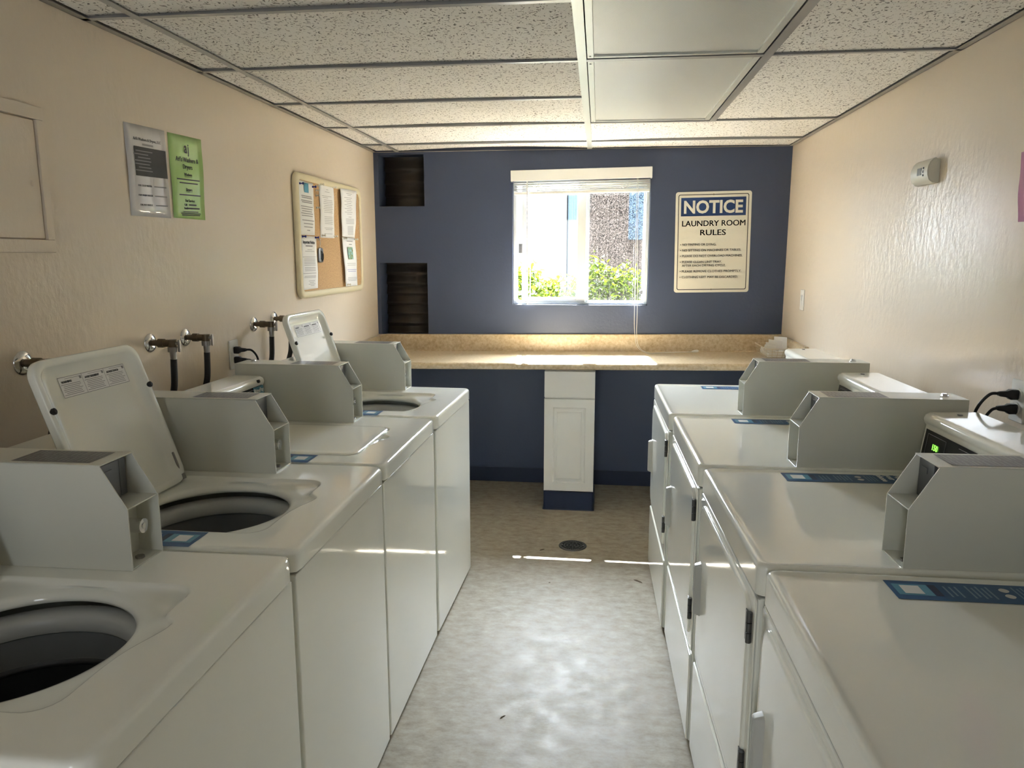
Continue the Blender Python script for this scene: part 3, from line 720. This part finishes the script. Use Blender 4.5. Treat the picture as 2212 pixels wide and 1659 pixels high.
# ------------------------------------------------------------------ floor drain and bits on the floor
t = empty('floor_drain', (-.108, 3.72, 0), 0, 'round dark metal floor drain grate between the rows of machines', 'floor drain')
bm = NB(); cc = lambda r, z: [(r*math.cos(2*PI*k/48), r*math.sin(2*PI*k/48), z) for k in range(48)]
loft(bm, [cc(.074, .0003), cc(.073, .003), cc(.068, .0045), cc(.066, .003), cc(.066, .001)], False, False); obj('rim', bm, hinge_m, t)
bm = NB(); loft(bm, [cc(.066, .0006), cc(.03, .0006)], False, True); obj('well', bm, black, t, 0)
bm = NB()
for r0, r1 in ((.060, .066), (.043, .048), (.027, .031), (.010, .014)):
    loft(bm, [cc(r1, .001), cc(r1, .0035), cc(r0, .0035), cc(r0, .001)], False, False)
for r0, r1, n in ((.046, .062, 32), (.029, .045, 12), (.012, .029, 8)):
    for k in range(n):
        a = 2*PI*k/n; d = Vector((math.cos(a), math.sin(a), 0)); s_ = Vector((-math.sin(a), math.cos(a), 0))*.0016
        loft(bm, [[d*r0-s_+Vector((0, 0, .001)), d*r0+s_+Vector((0, 0, .001)), d*r0+s_+Vector((0, 0, .0034)), d*r0-s_+Vector((0, 0, .0034))], [d*r1-s_+Vector((0, 0, .001)), d*r1+s_+Vector((0, 0, .001)), d*r1+s_+Vector((0, 0, .0034)), d*r1-s_+Vector((0, 0, .0034))]])
obj('grate', bm, hinge_m, t, 0)
bm = NB()
for x in (-.055, .055): cyl(bm, (x, 0, .003), (x, 0, .005), .004, 10)
obj('screw', bm, chrome, t)
for (x, y, s_, a, lab) in ((-.264, 3.646, .016, .7, 'small dark leaf fragment on the floor left of the drain'), (.212, 3.32, .026, -.7, 'shredded dark leaf on the floor beside the far dryer'), (-.287, 2.215, .013, .9, 'tiny dark leaf scrap on the floor beside the near washers'), (-.20, 3.257, .005, 0, 'dark speck of grit on the floor below the sun streak')):
    bm = NB(); n = 9; vs = []
    for k in range(n+1):
        u = k/n; vs.append(((u-.5)*2*s_, .25*s_*math.sin(PI*u)*(1+.4*math.sin(9*u)), .0012+.002*math.sin(PI*u)))
    lo = [(x_, -y_*.8+.0005, .0008) for x_, y_, z_ in vs[::-1]]
    bm.faces.new([bm.verts.new(p) for p in vs+lo]); bmesh.ops.extrude_face_region(bm, geom=bm.faces[:])
    for v in list(bm.verts)[:len(vs)+len(lo)]: v.co.z -= .0007
    bmesh.ops.rotate(bm, verts=bm.verts[:], cent=(0, 0, 0), matrix=Matrix.Rotation(a, 3, 'Z'))
    o = obj('leaf_fragment', bm, stem_m, smooth=0); o.location = (x, y, 0); T(o, lab, 'debris', 'bits of debris on the floor')

# ------------------------------------------------------------------ left wall: water valves, outlet, papers, cork board, panel
vspec = [(1.715, 1.240, 'chrome flanged water valve half hidden behind the open lid of the second washer'), (2.262, 1.228, 'grey water valve with chrome flange, left one of the middle pair'), (2.472, 1.224, 'grey water valve with chrome flange, right one of the middle pair'),
         (3.005, 1.223, 'brass water valve with chrome flange, left one of the far pair'), (3.205, 1.230, 'brass water valve with chrome flange, right one of the far pair behind the lid')]
def make_valve():
    t = empty('water_valve')
    bm = NB(); c3 = lambda r, x: [(x, r*math.cos(2*PI*k/28), r*math.sin(2*PI*k/28)) for k in range(28)]
    loft(bm, [c3(.032, .0005), c3(.031, .004), c3(.024, .009), c3(.013, .012)], True, True); obj('flange', bm, chrome, t, 60)
    bm = NB(); tube(bm, [(.010, 0, 0), (.03, 0, 0), (.03, 0, 0), (.05, 0, 0), (.05, 0, 0), (.085, 0, 0)], [.010, .010, .0145, .0145, .012, .012], 16)
    tube(bm, [(.078, 0, .012), (.078, 0, -.012)], [.0135, .0135], 16); obj('valve_body', bm, brass, t, 60)
    bm = NB(); tube(bm, [(.083, -.0, .0), (.098, 0, .0)], [.006, .006], 10); bx(bm, (.097, -.005, -.028), (.105, .005, .012), .002); obj('handle', bm, steel, t)
    bm = NB(); tube(bm, [(.078, 0, -.012), (.078, 0, -.028)], [.016, .016], 12); tube(bm, [(.078, 0, -.028), (.078, 0, -.055)], [.011, .010], 14); obj('coupling', bm, steel, t)
    bm = NB(); tube(bm, curve_pts([(.078, 0, -.052), (.072, .002, -.14), (.056, .003, -.20), (.048, .002, -.27), (.048, 0, -.50)], 6), .0105, 12); obj('hose', bm, mat('black_rubber', (.012, .012, .012), .55), t, 60)
    return t
v0 = make_valve()
for i, (y, z, lab) in enumerate(vspec):
    v = v0 if i == 0 else dup(v0, (0, 0, 0))
    v.location = (XL, y, z); T(v, lab, 'water valve', 'water valves on the left wall')
def outlet(x, y, z, s, lab, toggle=False):
    t = empty('wall_outlet', (x, y, z), 0 if s > 0 else PI, lab, 'light switch' if toggle else 'outlet', 'wall plates')
    bm = NB(); loft(bm, [[(x_, a, b_) for a, b_ in rrect(-.036+d, -.058+d, .036-d, .058-d, .004, 3)] for d, x_ in ((0, .0005), (0, .003), (.002, .005))], True, True); obj('plate', bm, blind_m, t)
    if toggle:
        bm = NB(); bx(bm, (.005, -.016, -.030), (.0075, .016, .030), .001); bx(bm, (.007, -.012, -.002), (.011, .012, .024), .001); obj('switch', bm, blind_m, t)
    else:
        for dz in (-.020, .020):
            bm = NB(); tube(bm, [(.005, 0, dz), (.0068, 0, dz)], [.0165, .0165], 18); obj('socket', bm, blind_m, t)
            bm = NB(); [bx(bm, (.0066, a, dz-.002), (.0072, a+.0025, dz+.007)) for a in (-.0075, .005)]; obj('slot', bm, black, t)
    return t
outlet(XL, 2.812, 1.118, 1, 'white wall outlet with two black plugs on the left wall')
outlet(XR, 2.135, 1.118, -1, 'white wall outlet with two black plugs at the right edge')
outlet(XR, 4.371, 1.263, -1, 'white wall switch plate on the right wall near the blue wall', True)
def plug(x, y, z, s, ctrl, lab, grp):
    t = empty('power_cord', (x, y, z), 0, lab, 'power cord', grp)
    bm = NB(); loft(bm, [[(s*d, a*k, b_*k) for a, b_ in rrect(-.013, -.016, .013, .012, .006, 4)] for d, k in ((.0075, .9), (.009, 1), (.026, 1), (.034, .62), (.05, .5), (.056, .38))]); obj('plug', bm, black, t, 50)
    bm = NB(); tube(bm, curve_pts([(s*.05, 0, 0)] + ctrl, 8), .0042, 10); obj('cord', bm, black, t, 60)
plug(XL, 2.812, 1.138, 1, [(.075, .01, -.004), (.088, .03, -.04), (.08, .04, -.10), (.045, .04, -.2)], 'black power cord in the upper socket of the left wall outlet', 'power cords')
plug(XL, 2.812, 1.098, 1, [(.072, .005, -.004), (.08, .02, -.03), (.07, .02, -.10), (.045, .02, -.2)], 'black power cord in the lower socket of the left wall outlet', 'power cords')
plug(XR, 2.135, 1.138, -1, [(-.075, .004, -.004), (-.098, .012, -.04), (-.10, .022, -.085), (-.085, .03, -.2)], 'black power cord in the upper socket of the right wall outlet', 'power cords')
plug(XR, 2.135, 1.098, -1, [(-.07, -.004, -.006), (-.088, -.010, -.03), (-.088, -.016, -.06), (-.07, -.018, -.18)], 'black power cord in the lower socket of the right wall outlet', 'power cords')

# painted-over utility panel
t = empty('utility_panel', (XL, 1.59, 1.703), 0, 'beige painted metal utility panel cover at the left edge', 'access panel')
bm = NB()
for a, b_ in (((-.27, -.185), (.27, -.152)), ((-.27, .152), (.27, .185)), ((-.27, -.152), (-.245, .152)), ((.245, -.152), (.27, .152))): bx(bm, (.0005, a[0], a[1]), (.014, b_[0], b_[1]), .002)
obj('frame', bm, paint, t)
bm = NB(); bx(bm, (.0005, -.242, -.149), (.0075, .242, .149), .001); dd = obj('door', bm, paint, t)
bm = NB(); cyl(bm, (.0075, .215, -.01), (.013, .215, -.01), .007, 12); obj('latch', bm, paint, t)

def sheet(name, x, corners, m, lab, cat, grp, s=1, wav=.004, thick=.0004, ny=10):
    """a hanging sheet on a side wall; corners = TL, TR, BR, BL as (y, z); s = +1 facing +x"""
    bm = NB(); G = []
    ph = random.uniform(0, 6)
    for j in range(ny+1):
        row = []
        for i in range(7):
            u, v = i/6, j/ny
            (ya, za), (yb, zb), (yc, zc), (yd, zd) = corners
            y = (ya*(1-u)+yb*u)*(1-v)+(yd*(1-u)+yc*u)*v; z = (za*(1-u)+zb*u)*(1-v)+(zd*(1-u)+zc*u)*v
            off = .0012+wav*(.5+.5*math.sin(ph+v*7+u*2.3))*math.sin(PI*min(1, max(0, v*1.02)))
            row.append(bm.verts.new((x+s*off, y, z)))
        G.append(row)
    for j in range(ny):
        for i in range(6): bm.faces.new((G[j][i], G[j+1][i], G[j+1][i+1], G[j][i+1]))
    o = obj(name, bm, m, None, 60, recalc=False)
    sd = o.modifiers.new('s', 'SOLIDIFY'); sd.thickness = thick; sd.offset = 0
    T(o, lab, cat, grp); return o
def pframe(x, corners, s=1):
    """print plane: origin at the sheet centre, x along reading direction, y up"""
    cy = sum(c[0] for c in corners)/4; cz = sum(c[1] for c in corners)/4
    r = (0, corners[1][0]-corners[0][0], corners[1][1]-corners[0][1]); u = (0, corners[0][0]-corners[3][0], corners[0][1]-corners[3][1])
    return frame((x, cy, cz), r, u) if s > 0 else frame((x, cy, cz), r, u)
# laminated papers
c1 = [(2.217, 1.915), (2.437, 1.922), (2.439, 1.636), (2.218, 1.634)]
p = sheet('laminated_notice', XL, c1, lam, 'white laminated notice with a black photo taped on the left wall', 'notice', 'laminated notices on the left wall', wav=.003)
mw = pframe(XL+.0052, c1)
bm = NB(); bars(bm, mw, [(.014, .030, .175, .090)], 0, 0)
for k in range(7): bars(bm, mw, [(-.03+random.uniform(-.01, .01), .062-.010*k, .09-.012*(k % 3), .003)], .0004, 1)
obj('printed_photo', bm, [ink, inkg], p, 0, False)
text('lettering', "Ari's Washers & Dryers, LLC", .0125, ink, mw @ Matrix.Translation((.002, .098, 0)), p)
for k, s_ in enumerate(('FOR COLD WATER', 'FOR WARM WATER', 'FOR HOT WATER')):
    text('lettering', s_, .0085, ink, mw @ Matrix.Translation((-.030, -.045-.030*k, 0)), p)
bm = NB(); bars(bm, mw, [(.055, -.045-.030*k, .07, .004) for k in range(3)] + [(.002, .083, .06, .006)], 0); obj('small_print', bm, inkg, p, 0, False)
c2 = [(2.454, 1.921), (2.671, 1.928), (2.664, 1.640), (2.456, 1.639)]
p = sheet('laminated_notice', XL, c2, lamg, 'light green laminated notice with a small logo on the left wall', 'notice', 'laminated notices on the left wall', wav=.003)
mw = pframe(XL+.0052, c2)
text('logo', 'a', .052, ink, mw @ Matrix.Translation((-.006, .100, 0)), p, bold=.0008, sx=.8); text('logo', 'j', .046, ink, mw @ Matrix.Translation((.012, .098, 0)), p, bold=.0008, sx=.8)
for s_, z, sz in (("Ari's Washers &", .060, .022), ('Dryers', .036, .022), ('Washers', .010, .014), ('Dryers', -.042, .014), ('For Service:', -.080, .013), ('Call:', -.094, .010), ('Email:', -.106, .010)):
    text('lettering', s_, sz, ink, mw @ Matrix.Translation((0 if z > -.09 else -.03, z, 0)), p, bold=.0002)
bm = NB(); bars(bm, mw, [(0, .002, .05, .0012), (0, -.050, .04, .0012), (0, -.007, .15, .004), (0, -.019, .12, .004), (.003, -.060, .14, .004), (.015, -.094, .05, .005), (.020, -.106, .08, .005), (0, -.118, .10, .003), (0, -.124, .13, .003), (0, -.130, .12, .003)], 0); obj('small_print', bm, ink, p, 0, False)
c3_ = [(2.262, 1.79), (2.03, 1.80), (2.03, 1.598), (2.240, 1.602)]
p = sheet('laminated_notice', XR, c3_, lamp_pink, 'pink laminated notice cut by the right edge of the view', 'notice', 'laminated notices', s=-1, wav=.004)

# cork board
t = empty('cork_board', (XL, 3.965, 1.604), 0, 'cork notice board with rounded cream plastic frame on the left wall', 'notice board')
bm = NB()
def fl(d, x, r): return [(x, y, z) for y, z in rrect(-.492+d, -.302+d, .492-d, .302-d, r, 8)]
loft(bm, [fl(.004, .0005, .045), fl(0, .006, .045), fl(0, .016, .045), fl(.006, .024, .042), (fl(.016, .028, .036)), fl(.028, .027, .03), fl(.034, .022, .028), fl(.034, .016, .028)], True, False)
obj('frame', bm, cream, t, 60)
bm = NB(); loft(bm, [fl(.033, .0155, .026), fl(.033, .018, .026)], False, True); obj('cork', bm, cork, t, 0)
XC = XL+.0185
def lines(bm, mw, rows, mi=0, h=.0028):
    for cx, cy, w_ in rows: bars(bm, mw, [(cx, cy, w_, h)], 0, mi)
def pin(x, y, z, m, nm, lab, grp):
    bm = NB(); tube(bm, [(x, y, z), (x+.004, y, z), (x+.006, y, z), (x+.014, y, z), (x+.016, y, z), (x+.020, y, z)], [.0045, .006, .003, .003, .006, .0055], 12)
    o = obj(nm, bm, m, None, 60); T(o, lab, 'push pin', grp); return o
bluepin = mat('blue_pin_plastic', (.01, .02, .25), .3); clearpin = mat('clear_pin_plastic', (.75, .72, .62), .25)
cs = [(3.497, 1.868), (3.700, 1.868), (3.696, 1.612), (3.493, 1.610)]
p = sheet('pinned_notice', XC, cs, paper_m, 'white printed sheet with a small blue picture, upper left of the cork board', 'paper', 'papers on the cork board')
mw = pframe(XC+.0062, cs); bm = NB(); bars(bm, mw, [(.002, .098, .055, .045)], 0); obj('printed_picture', bm, blue_l, p, 0, False); bm = NB()
lines(bm, mw, [(0, .058, .13), (.004, .050, .13), (0, .036, .14), (.004, .028, .13)], 0, .004); lines(bm, mw, [(0, .008-.011*k, .15-.012*(k % 3)) for k in range(5)] + [(.01, -.058, .15), (.012, -.074, .12), (.010, -.090, .11), (.01, -.106, .04)], 0, .0035)
obj('small_print', bm, inkg, p, 0, False)
cs = [(3.495, 1.607), (3.712, 1.606), (3.706, 1.346), (3.504, 1.343)]
p = sheet('pinned_notice', XC, cs, paper_m, 'white sheet headed Important Notice, lower left of the cork board', 'paper', 'papers on the cork board')
mw = pframe(XC+.0062, cs); text('lettering', 'Important Notice', .021, ink, mw @ Matrix.Translation((0, .100, 0)), p, bold=.0007)
bm = NB(); lines(bm, mw, [(0, .082, .09)], 0, .006); lines(bm, mw, [(.005, .064, .06), (.005, .056, .12), (-.005, .028, .17)] + [(0, .018-.0075*k, .15) for k in range(5)] + [(0, -.024-.0075*k, .14) for k in range(3)] + [(-.01, -.052, .17), (-.005, -.066, .15), (-.01, -.072, .15), (.01, -.090, .08), (.01, -.098, .06), (.01, -.106, .09), (.015, -.113, .05)], 0, .002)
obj('small_print', bm, inkg, p, 0, False)
cs = [(3.782, 1.880), (3.994, 1.884), (3.980, 1.604), (3.773, 1.603)]
p = sheet('pinned_notice', XC, cs, paper_m, 'tall white sheet of pale grey print in the middle of the cork board', 'paper', 'papers on the cork board')
mw = pframe(XC+.0062, cs); bm = NB(); lines(bm, mw, [(0, .110, .03), (0, .098, .07), (-.01, .076, .14), (-.03, .068, .08)] + [(.01, .056-.009*k, .12+.01*(k % 3)) for k in range(8)] + [(.01, -.03-.009*k, .12) for k in range(5)] + [(.01, -.088, .13), (.01, -.096, .1), (0, -.118, .12)], 0, .0018); obj('small_print', bm, inkg, p, 0, False)
cs = [(4.066, 1.876), (4.350, 1.884), (4.285, 1.613), (4.069, 1.616)]
p = sheet('pinned_notice', XC+.0125, cs, paper_m, 'curled greyish printed sheet overlapping the right frame of the cork board', 'paper', 'papers on the cork board', wav=.006)
mw = pframe(XC+.0215, cs); bm = NB(); lines(bm, mw, [(0, .108, .10), (0, .1, .06)] + [(-.02+.01*(k % 2), .086-.010*k, .13-.05*(k % 2)) for k in range(10)] + [(0, -.020, .05)] + [(0, -.032-.008*k, .14) for k in range(4)] + [(0, -.074-.007*k, .10) for k in range(7)], 0, .002); obj('small_print', bm, inkg, p, 0, False)
cs = [(4.069, 1.612), (4.292, 1.611), (4.310, 1.336), (4.102, 1.338)]
p = sheet('pinned_notice', XC+.0115, cs, paper_m, 'white sheet with a small colour photo, lower right of the cork board', 'paper', 'papers on the cork board')
mw = pframe(XC+.0185, cs)
photo = ramp_color(mat('colour_photo_print', rough=.5), [(.3, (.03, .05, .02)), (.45, (.30, .35, .10)), (.55, (.15, .45, .55)), (.7, (.6, .6, .45))], 60, 3)
bm = NB(); bars(bm, mw, [(.002, .050, .085, .070)], 0); obj('printed_picture', bm, photo, p, 0, False); bm = NB(); lines(bm, mw, [(0, .118, .10), (.01, .100, .05)], 0, .004); lines(bm, mw, [(.005, -.008, .15), (.005, -.018, .14), (.005, -.090, .16), (.0, -.098, .16), (.0, -.106, .14)], 0, .002)
lines(bm, mw, [(.005, -.044, .16), (.005, -.054, .14)], 1, .002); obj('small_print', bm, [inkg, inkb], p, 0, False)
for y, z, l in ((3.520, 1.852, 'upper left corner of the blue picture sheet'), (3.682, 1.850, 'upper right corner of the blue picture sheet'), (3.522, 1.602, 'upper left corner of the Important Notice sheet'), (3.690, 1.601, 'upper right corner of the Important Notice sheet')):
    pin(XC+.0045, y, z, bluepin, 'push_pin', 'dark blue push pin in the ' + l, 'blue push pins')
for y, z, l in ((3.738, 1.860, 'highest'), (3.738, 1.838, 'second highest'), (3.738, 1.812, 'third highest'), (3.738, 1.752, 'lowest')): pin(XC, y, z, clearpin, 'push_pin', l + ' of the pale push pins in bare cork between left and middle sheets', 'pale push pins in bare cork')
for y, z, dx, l in ((3.795, 1.872, 0, 'upper left of the middle sheet'), (3.978, 1.873, 0, 'upper right of the middle sheet'), (3.788, 1.614, 0, 'lower left of the middle sheet'), (3.968, 1.614, 0, 'lower right of the middle sheet'), (4.085, 1.606, .014, 'between the two right sheets, left side'), (4.27, 1.604, .014, 'between the two right sheets, right side'), (4.115, 1.348, .014, 'lower left of the colour photo sheet')):
    pin(XC+.0045+dx, y, z, clearpin, 'push_pin', 'clear push pin at the ' + l, 'clear push pins')
t = empty('key_pouch', (XC, 3.752, 1.58), 0, 'small clear pouch of keys hanging from a pin on the cork board', 'key pouch')
bm = NB(); tube(bm, curve_pts([(.004, -.01, .012), (.006, .004, -.004), (.006, -.004, -.02), (.006, .003, -.032)], 4), .0018, 6); tube(bm, [(0, -.01, .012), (.012, -.01, .012)], [.004, .004], 8); obj('hanger', bm, clearpin, t)
bm = NB(); loft(bm, [[(x_, y, z-.065) for y, z in rrect(-.030+d, -.040+d, .030-d, .036-d, .014, 5)] for d, x_ in ((.004, .0015), (0, .005), (.002, .010), (.008, .013))]); obj('pouch', bm, steel, t)
bm = NB(); bx(bm, (.0135, -.016, -.09), (.0155, -.004, -.045), .0008); tube(bm, curve_pts([(.015, .0, -.05), (.015, .014, -.062), (.015, .012, -.085), (.015, -.002, -.095), (.015, .004, -.06)], 5), .002, 6); obj('key', bm, black, t)

# ------------------------------------------------------------------ notice sign on the blue wall
t = empty('notice_sign', (.700, YB, 1.592), 0, 'white and dark blue laundry room rules sign on the blue wall', 'sign')
Rz = Matrix.Rotation(math.radians(.55), 4, 'Y')
bm = NB(); 
def sl_(d, y, r): return [(x, y, z) for x, z in rrect(-.229+d, -.309+d, .229-d, .309-d, r, 6)]
loft(bm, [sl_(0, -.0005, .016), sl_(0, -.003, .016), sl_(.0008, -.0035, .016)], True, True)
FR = Matrix.Rotation(-math.radians(.9), 4, 'Y')
bm.transform(FR); obj('board', bm, sign_white, t)
mw = FR @ frame((0, -.0037, 0), (1, 0, 0), (0, 0, 1))
bm = NB()
o_, i_ = rrect(-.213, -.293, .213, .293, .012, 6), rrect(-.2085, -.2885, .2085, .2885, .009, 6)
a = [bm.verts.new(mw @ Vector((x, y, .0002))) for x, y in o_]; b2 = [bm.verts.new(mw @ Vector((x, y, .0002))) for x, y in i_]
for k in range(len(a)): bm.faces.new((a[k], a[(k+1) % len(a)], b2[(k+1) % len(a)], b2[k]))
obj('border_line', bm, ink, t, 0, False)
bm = NB(); bars(bm, mw, [(0, .2175, .392, .112)], .0002); obj('header_band', bm, sign_blue, t, 0, False)
def fit_text(body, cap, width, m, cx, cy, align='CENTER', bold=0, nm='lettering'):
    """cap = capital height; width = wanted width of the line"""
    size = cap/.70
    o = text(nm, body, size, m, Matrix.Identity(4), t, align, 0 if bold < .02 else bold*size, fat=bold*size*(1 if bold < .02 else 0))
    xs = [v.co.x for v in o.data.vertices]; ys = [v.co.y for v in o.data.vertices]
    w_ = max(xs)-min(xs); s_ = width/w_
    x_m = min(xs) if align == 'LEFT' else (min(xs)+max(xs))/2
    ym = (min(ys)+max(ys))/2 if body.isupper() and ',' not in body else (max(ys)-cap/2)
    o.data.transform(mw @ Matrix.Translation((cx, cy, .0008)) @ Matrix.Diagonal((s_, 1, 1, 1)) @ Matrix.Translation((-x_m, -ym, 0)))
    return o
fit_text('NOTICE', .074, .356, sign_white, 0, .2165, bold=.030)
fit_text('LAUNDRY ROOM', .034, .384, ink, .004, .117, bold=.016)
fit_text('RULES', .034, .156, ink, .002, .061, bold=.016)
for s_, z, w_ in (('NO TINTING OR DYING.', -.012, .206), ('NO SITTING ON MACHINES OR TABLES.', -.047, .358), ('PLEASE DO NOT OVERLOAD MACHINES.', -.082, .368), ('PLEASE CLEAN LINT TRAY,', -.119, .244), ('AFTER EACH DRYING CYCLE.', -.141, .268), ('PLEASE REMOVE CLOTHES PROMPTLY.', -.177, .364), ('CLOTHING LEFT MAY BE DISCARDED.', -.213, .345)):
    fit_text(s_, .0135, w_, ink, -.183, z, 'LEFT', bold=.012)
    if not s_.startswith('AFTER'):
        bm = NB(); bm.faces.new([bm.verts.new(mw @ Vector((-.193+.003*math.cos(q*PI/4), z+.003*math.sin(q*PI/4), .0008))) for q in range(8)]); obj('bullet', bm, ink, t, 0, False)
for z in (.2908, -.2908):
    bm = NB(); cyl(bm, FR @ Vector((0, -.0035, z)), FR @ Vector((0, -.006, z)), .0045, 10); obj('screw', bm, brass, t)

# ------------------------------------------------------------------ thermostat
t = empty('thermostat', (XR, 2.835, 1.797), 0, 'white rounded thermostat with small grey display on the right wall', 'thermostat')
bm = NB(); prof = [(-.001, -.040), (-.012, -.042), (-.022, -.040), (-.033, -.030), (-.039, -.015), (-.041, 0), (-.039, .015), (-.033, .030), (-.024, .040), (-.016, .044), (-.010, .040), (-.001, .038)]
loft(bm, [[(x, y, z) for x, z in [(a_*k, b_*k2) for a_, b_ in prof]] for y, k, k2 in ((-.072, .9, .95), (-.069, 1, 1), (.069, 1, 1), (.072, .9, .95))]); 
obj('housing', bm, mat('ivory_plastic', (.62, .60, .52), .4), t, 40)
bm = NB(); bx(bm, (-.0415, -.022, -.010), (-.0395, .012, .014), .0005); obj('display', bm, mat('grey_lcd', (.12, .13, .11), .3), t)
for z in (-.012, 0, .012):
    bm = NB(); cyl(bm, (-.0385, -.036, z), (-.0415, -.036, z), .0035 if z else .005, 10); obj('button', bm, black, t)

# ------------------------------------------------------------------ wire basket of papers on the counter
t = empty('wire_basket', (1.050, 4.60, .9145), 0, 'cream wire basket holding folded papers at the right end of the countertop', 'basket')
bm = NB()
hx, hy, H_ = .062, .150, .058
def lp_(k, z): return [(-hx*k, -hy*k, z), (hx*k, -hy*k, z), (hx*k, hy*k, z), (-hx*k, hy*k, z), (-hx*k, -hy*k, z)]
tube(bm, lp_(1.08, H_), .0022, 6); tube(bm, lp_(.9, .003), .0014, 6); tube(bm, lp_(.96, .02), .0011, 6); tube(bm, lp_(1.02, .038), .0011, 6)
for k in range(9):
    u = -1+2*k/8
    for s_ in (-1, 1): tube(bm, [(hx*.9*s_, hy*.9*u, .003), (hx*1.08*s_, hy*1.08*u, H_)], .0011, 5)
    tube(bm, [(-hx*.9, hy*.9*u, .003), (hx*.9, hy*.9*u, .003)], .0011, 5)
for k in range(5):
    u = -1+2*k/4
    for s_ in (-1, 1): tube(bm, [(hx*.9*u, hy*.9*s_, .003), (hx*1.08*u, hy*1.08*s_, H_)], .0011, 5)
obj('wire_frame', bm, wirem, t)
for k, (x, y, z, w_, h_, ry, rx, lab) in enumerate(((.036, -.03, .005, .075, .10, -8, 0, 'upright cream envelope standing at the right of the wire basket'), (.012, -.01, .012, .08, .085, -30, 6, 'white folded slip leaning in the middle of the wire basket'), (-.012, -.03, .012, .075, .08, -42, 10, 'white folded slip leaning left in the wire basket'), (-.034, -.06, .016, .065, .08, -54, 16, 'small white slip leaning lowest at the left of the wire basket'))):
    bm = NB(); bx(bm, (-.0005, -w_/2, 0), (.0005, w_/2, h_), 0)
    o = obj('folded_paper', bm, paper_m, None, 0); o.location = (1.045+x, 4.55+y, .934+z); o.rotation_euler = (math.radians(rx), math.radians(ry), math.radians(62)); T(o, lab, 'paper', 'papers in the wire basket')
for k in range(5):
    bm = NB(); bx(bm, (-.048, -.12, 0), (.048, .11, .0065), .001); o = obj('paper_stack', bm, paper_m, None, 0); o.location = (1.055+random.uniform(-.003, .003), 4.60, .9185+.0072*k); o.rotation_euler = (0, 0, random.uniform(-.02, .02))
    T(o, 'flat bundle of cream papers lying in the wire basket, number %d from the bottom' % (k+1) if False else ['lowest', 'second lowest', 'middle', 'second highest', 'topmost'][k] + ' flat bundle of papers lying in the wire basket', 'paper bundle', 'flat paper bundles in the wire basket')
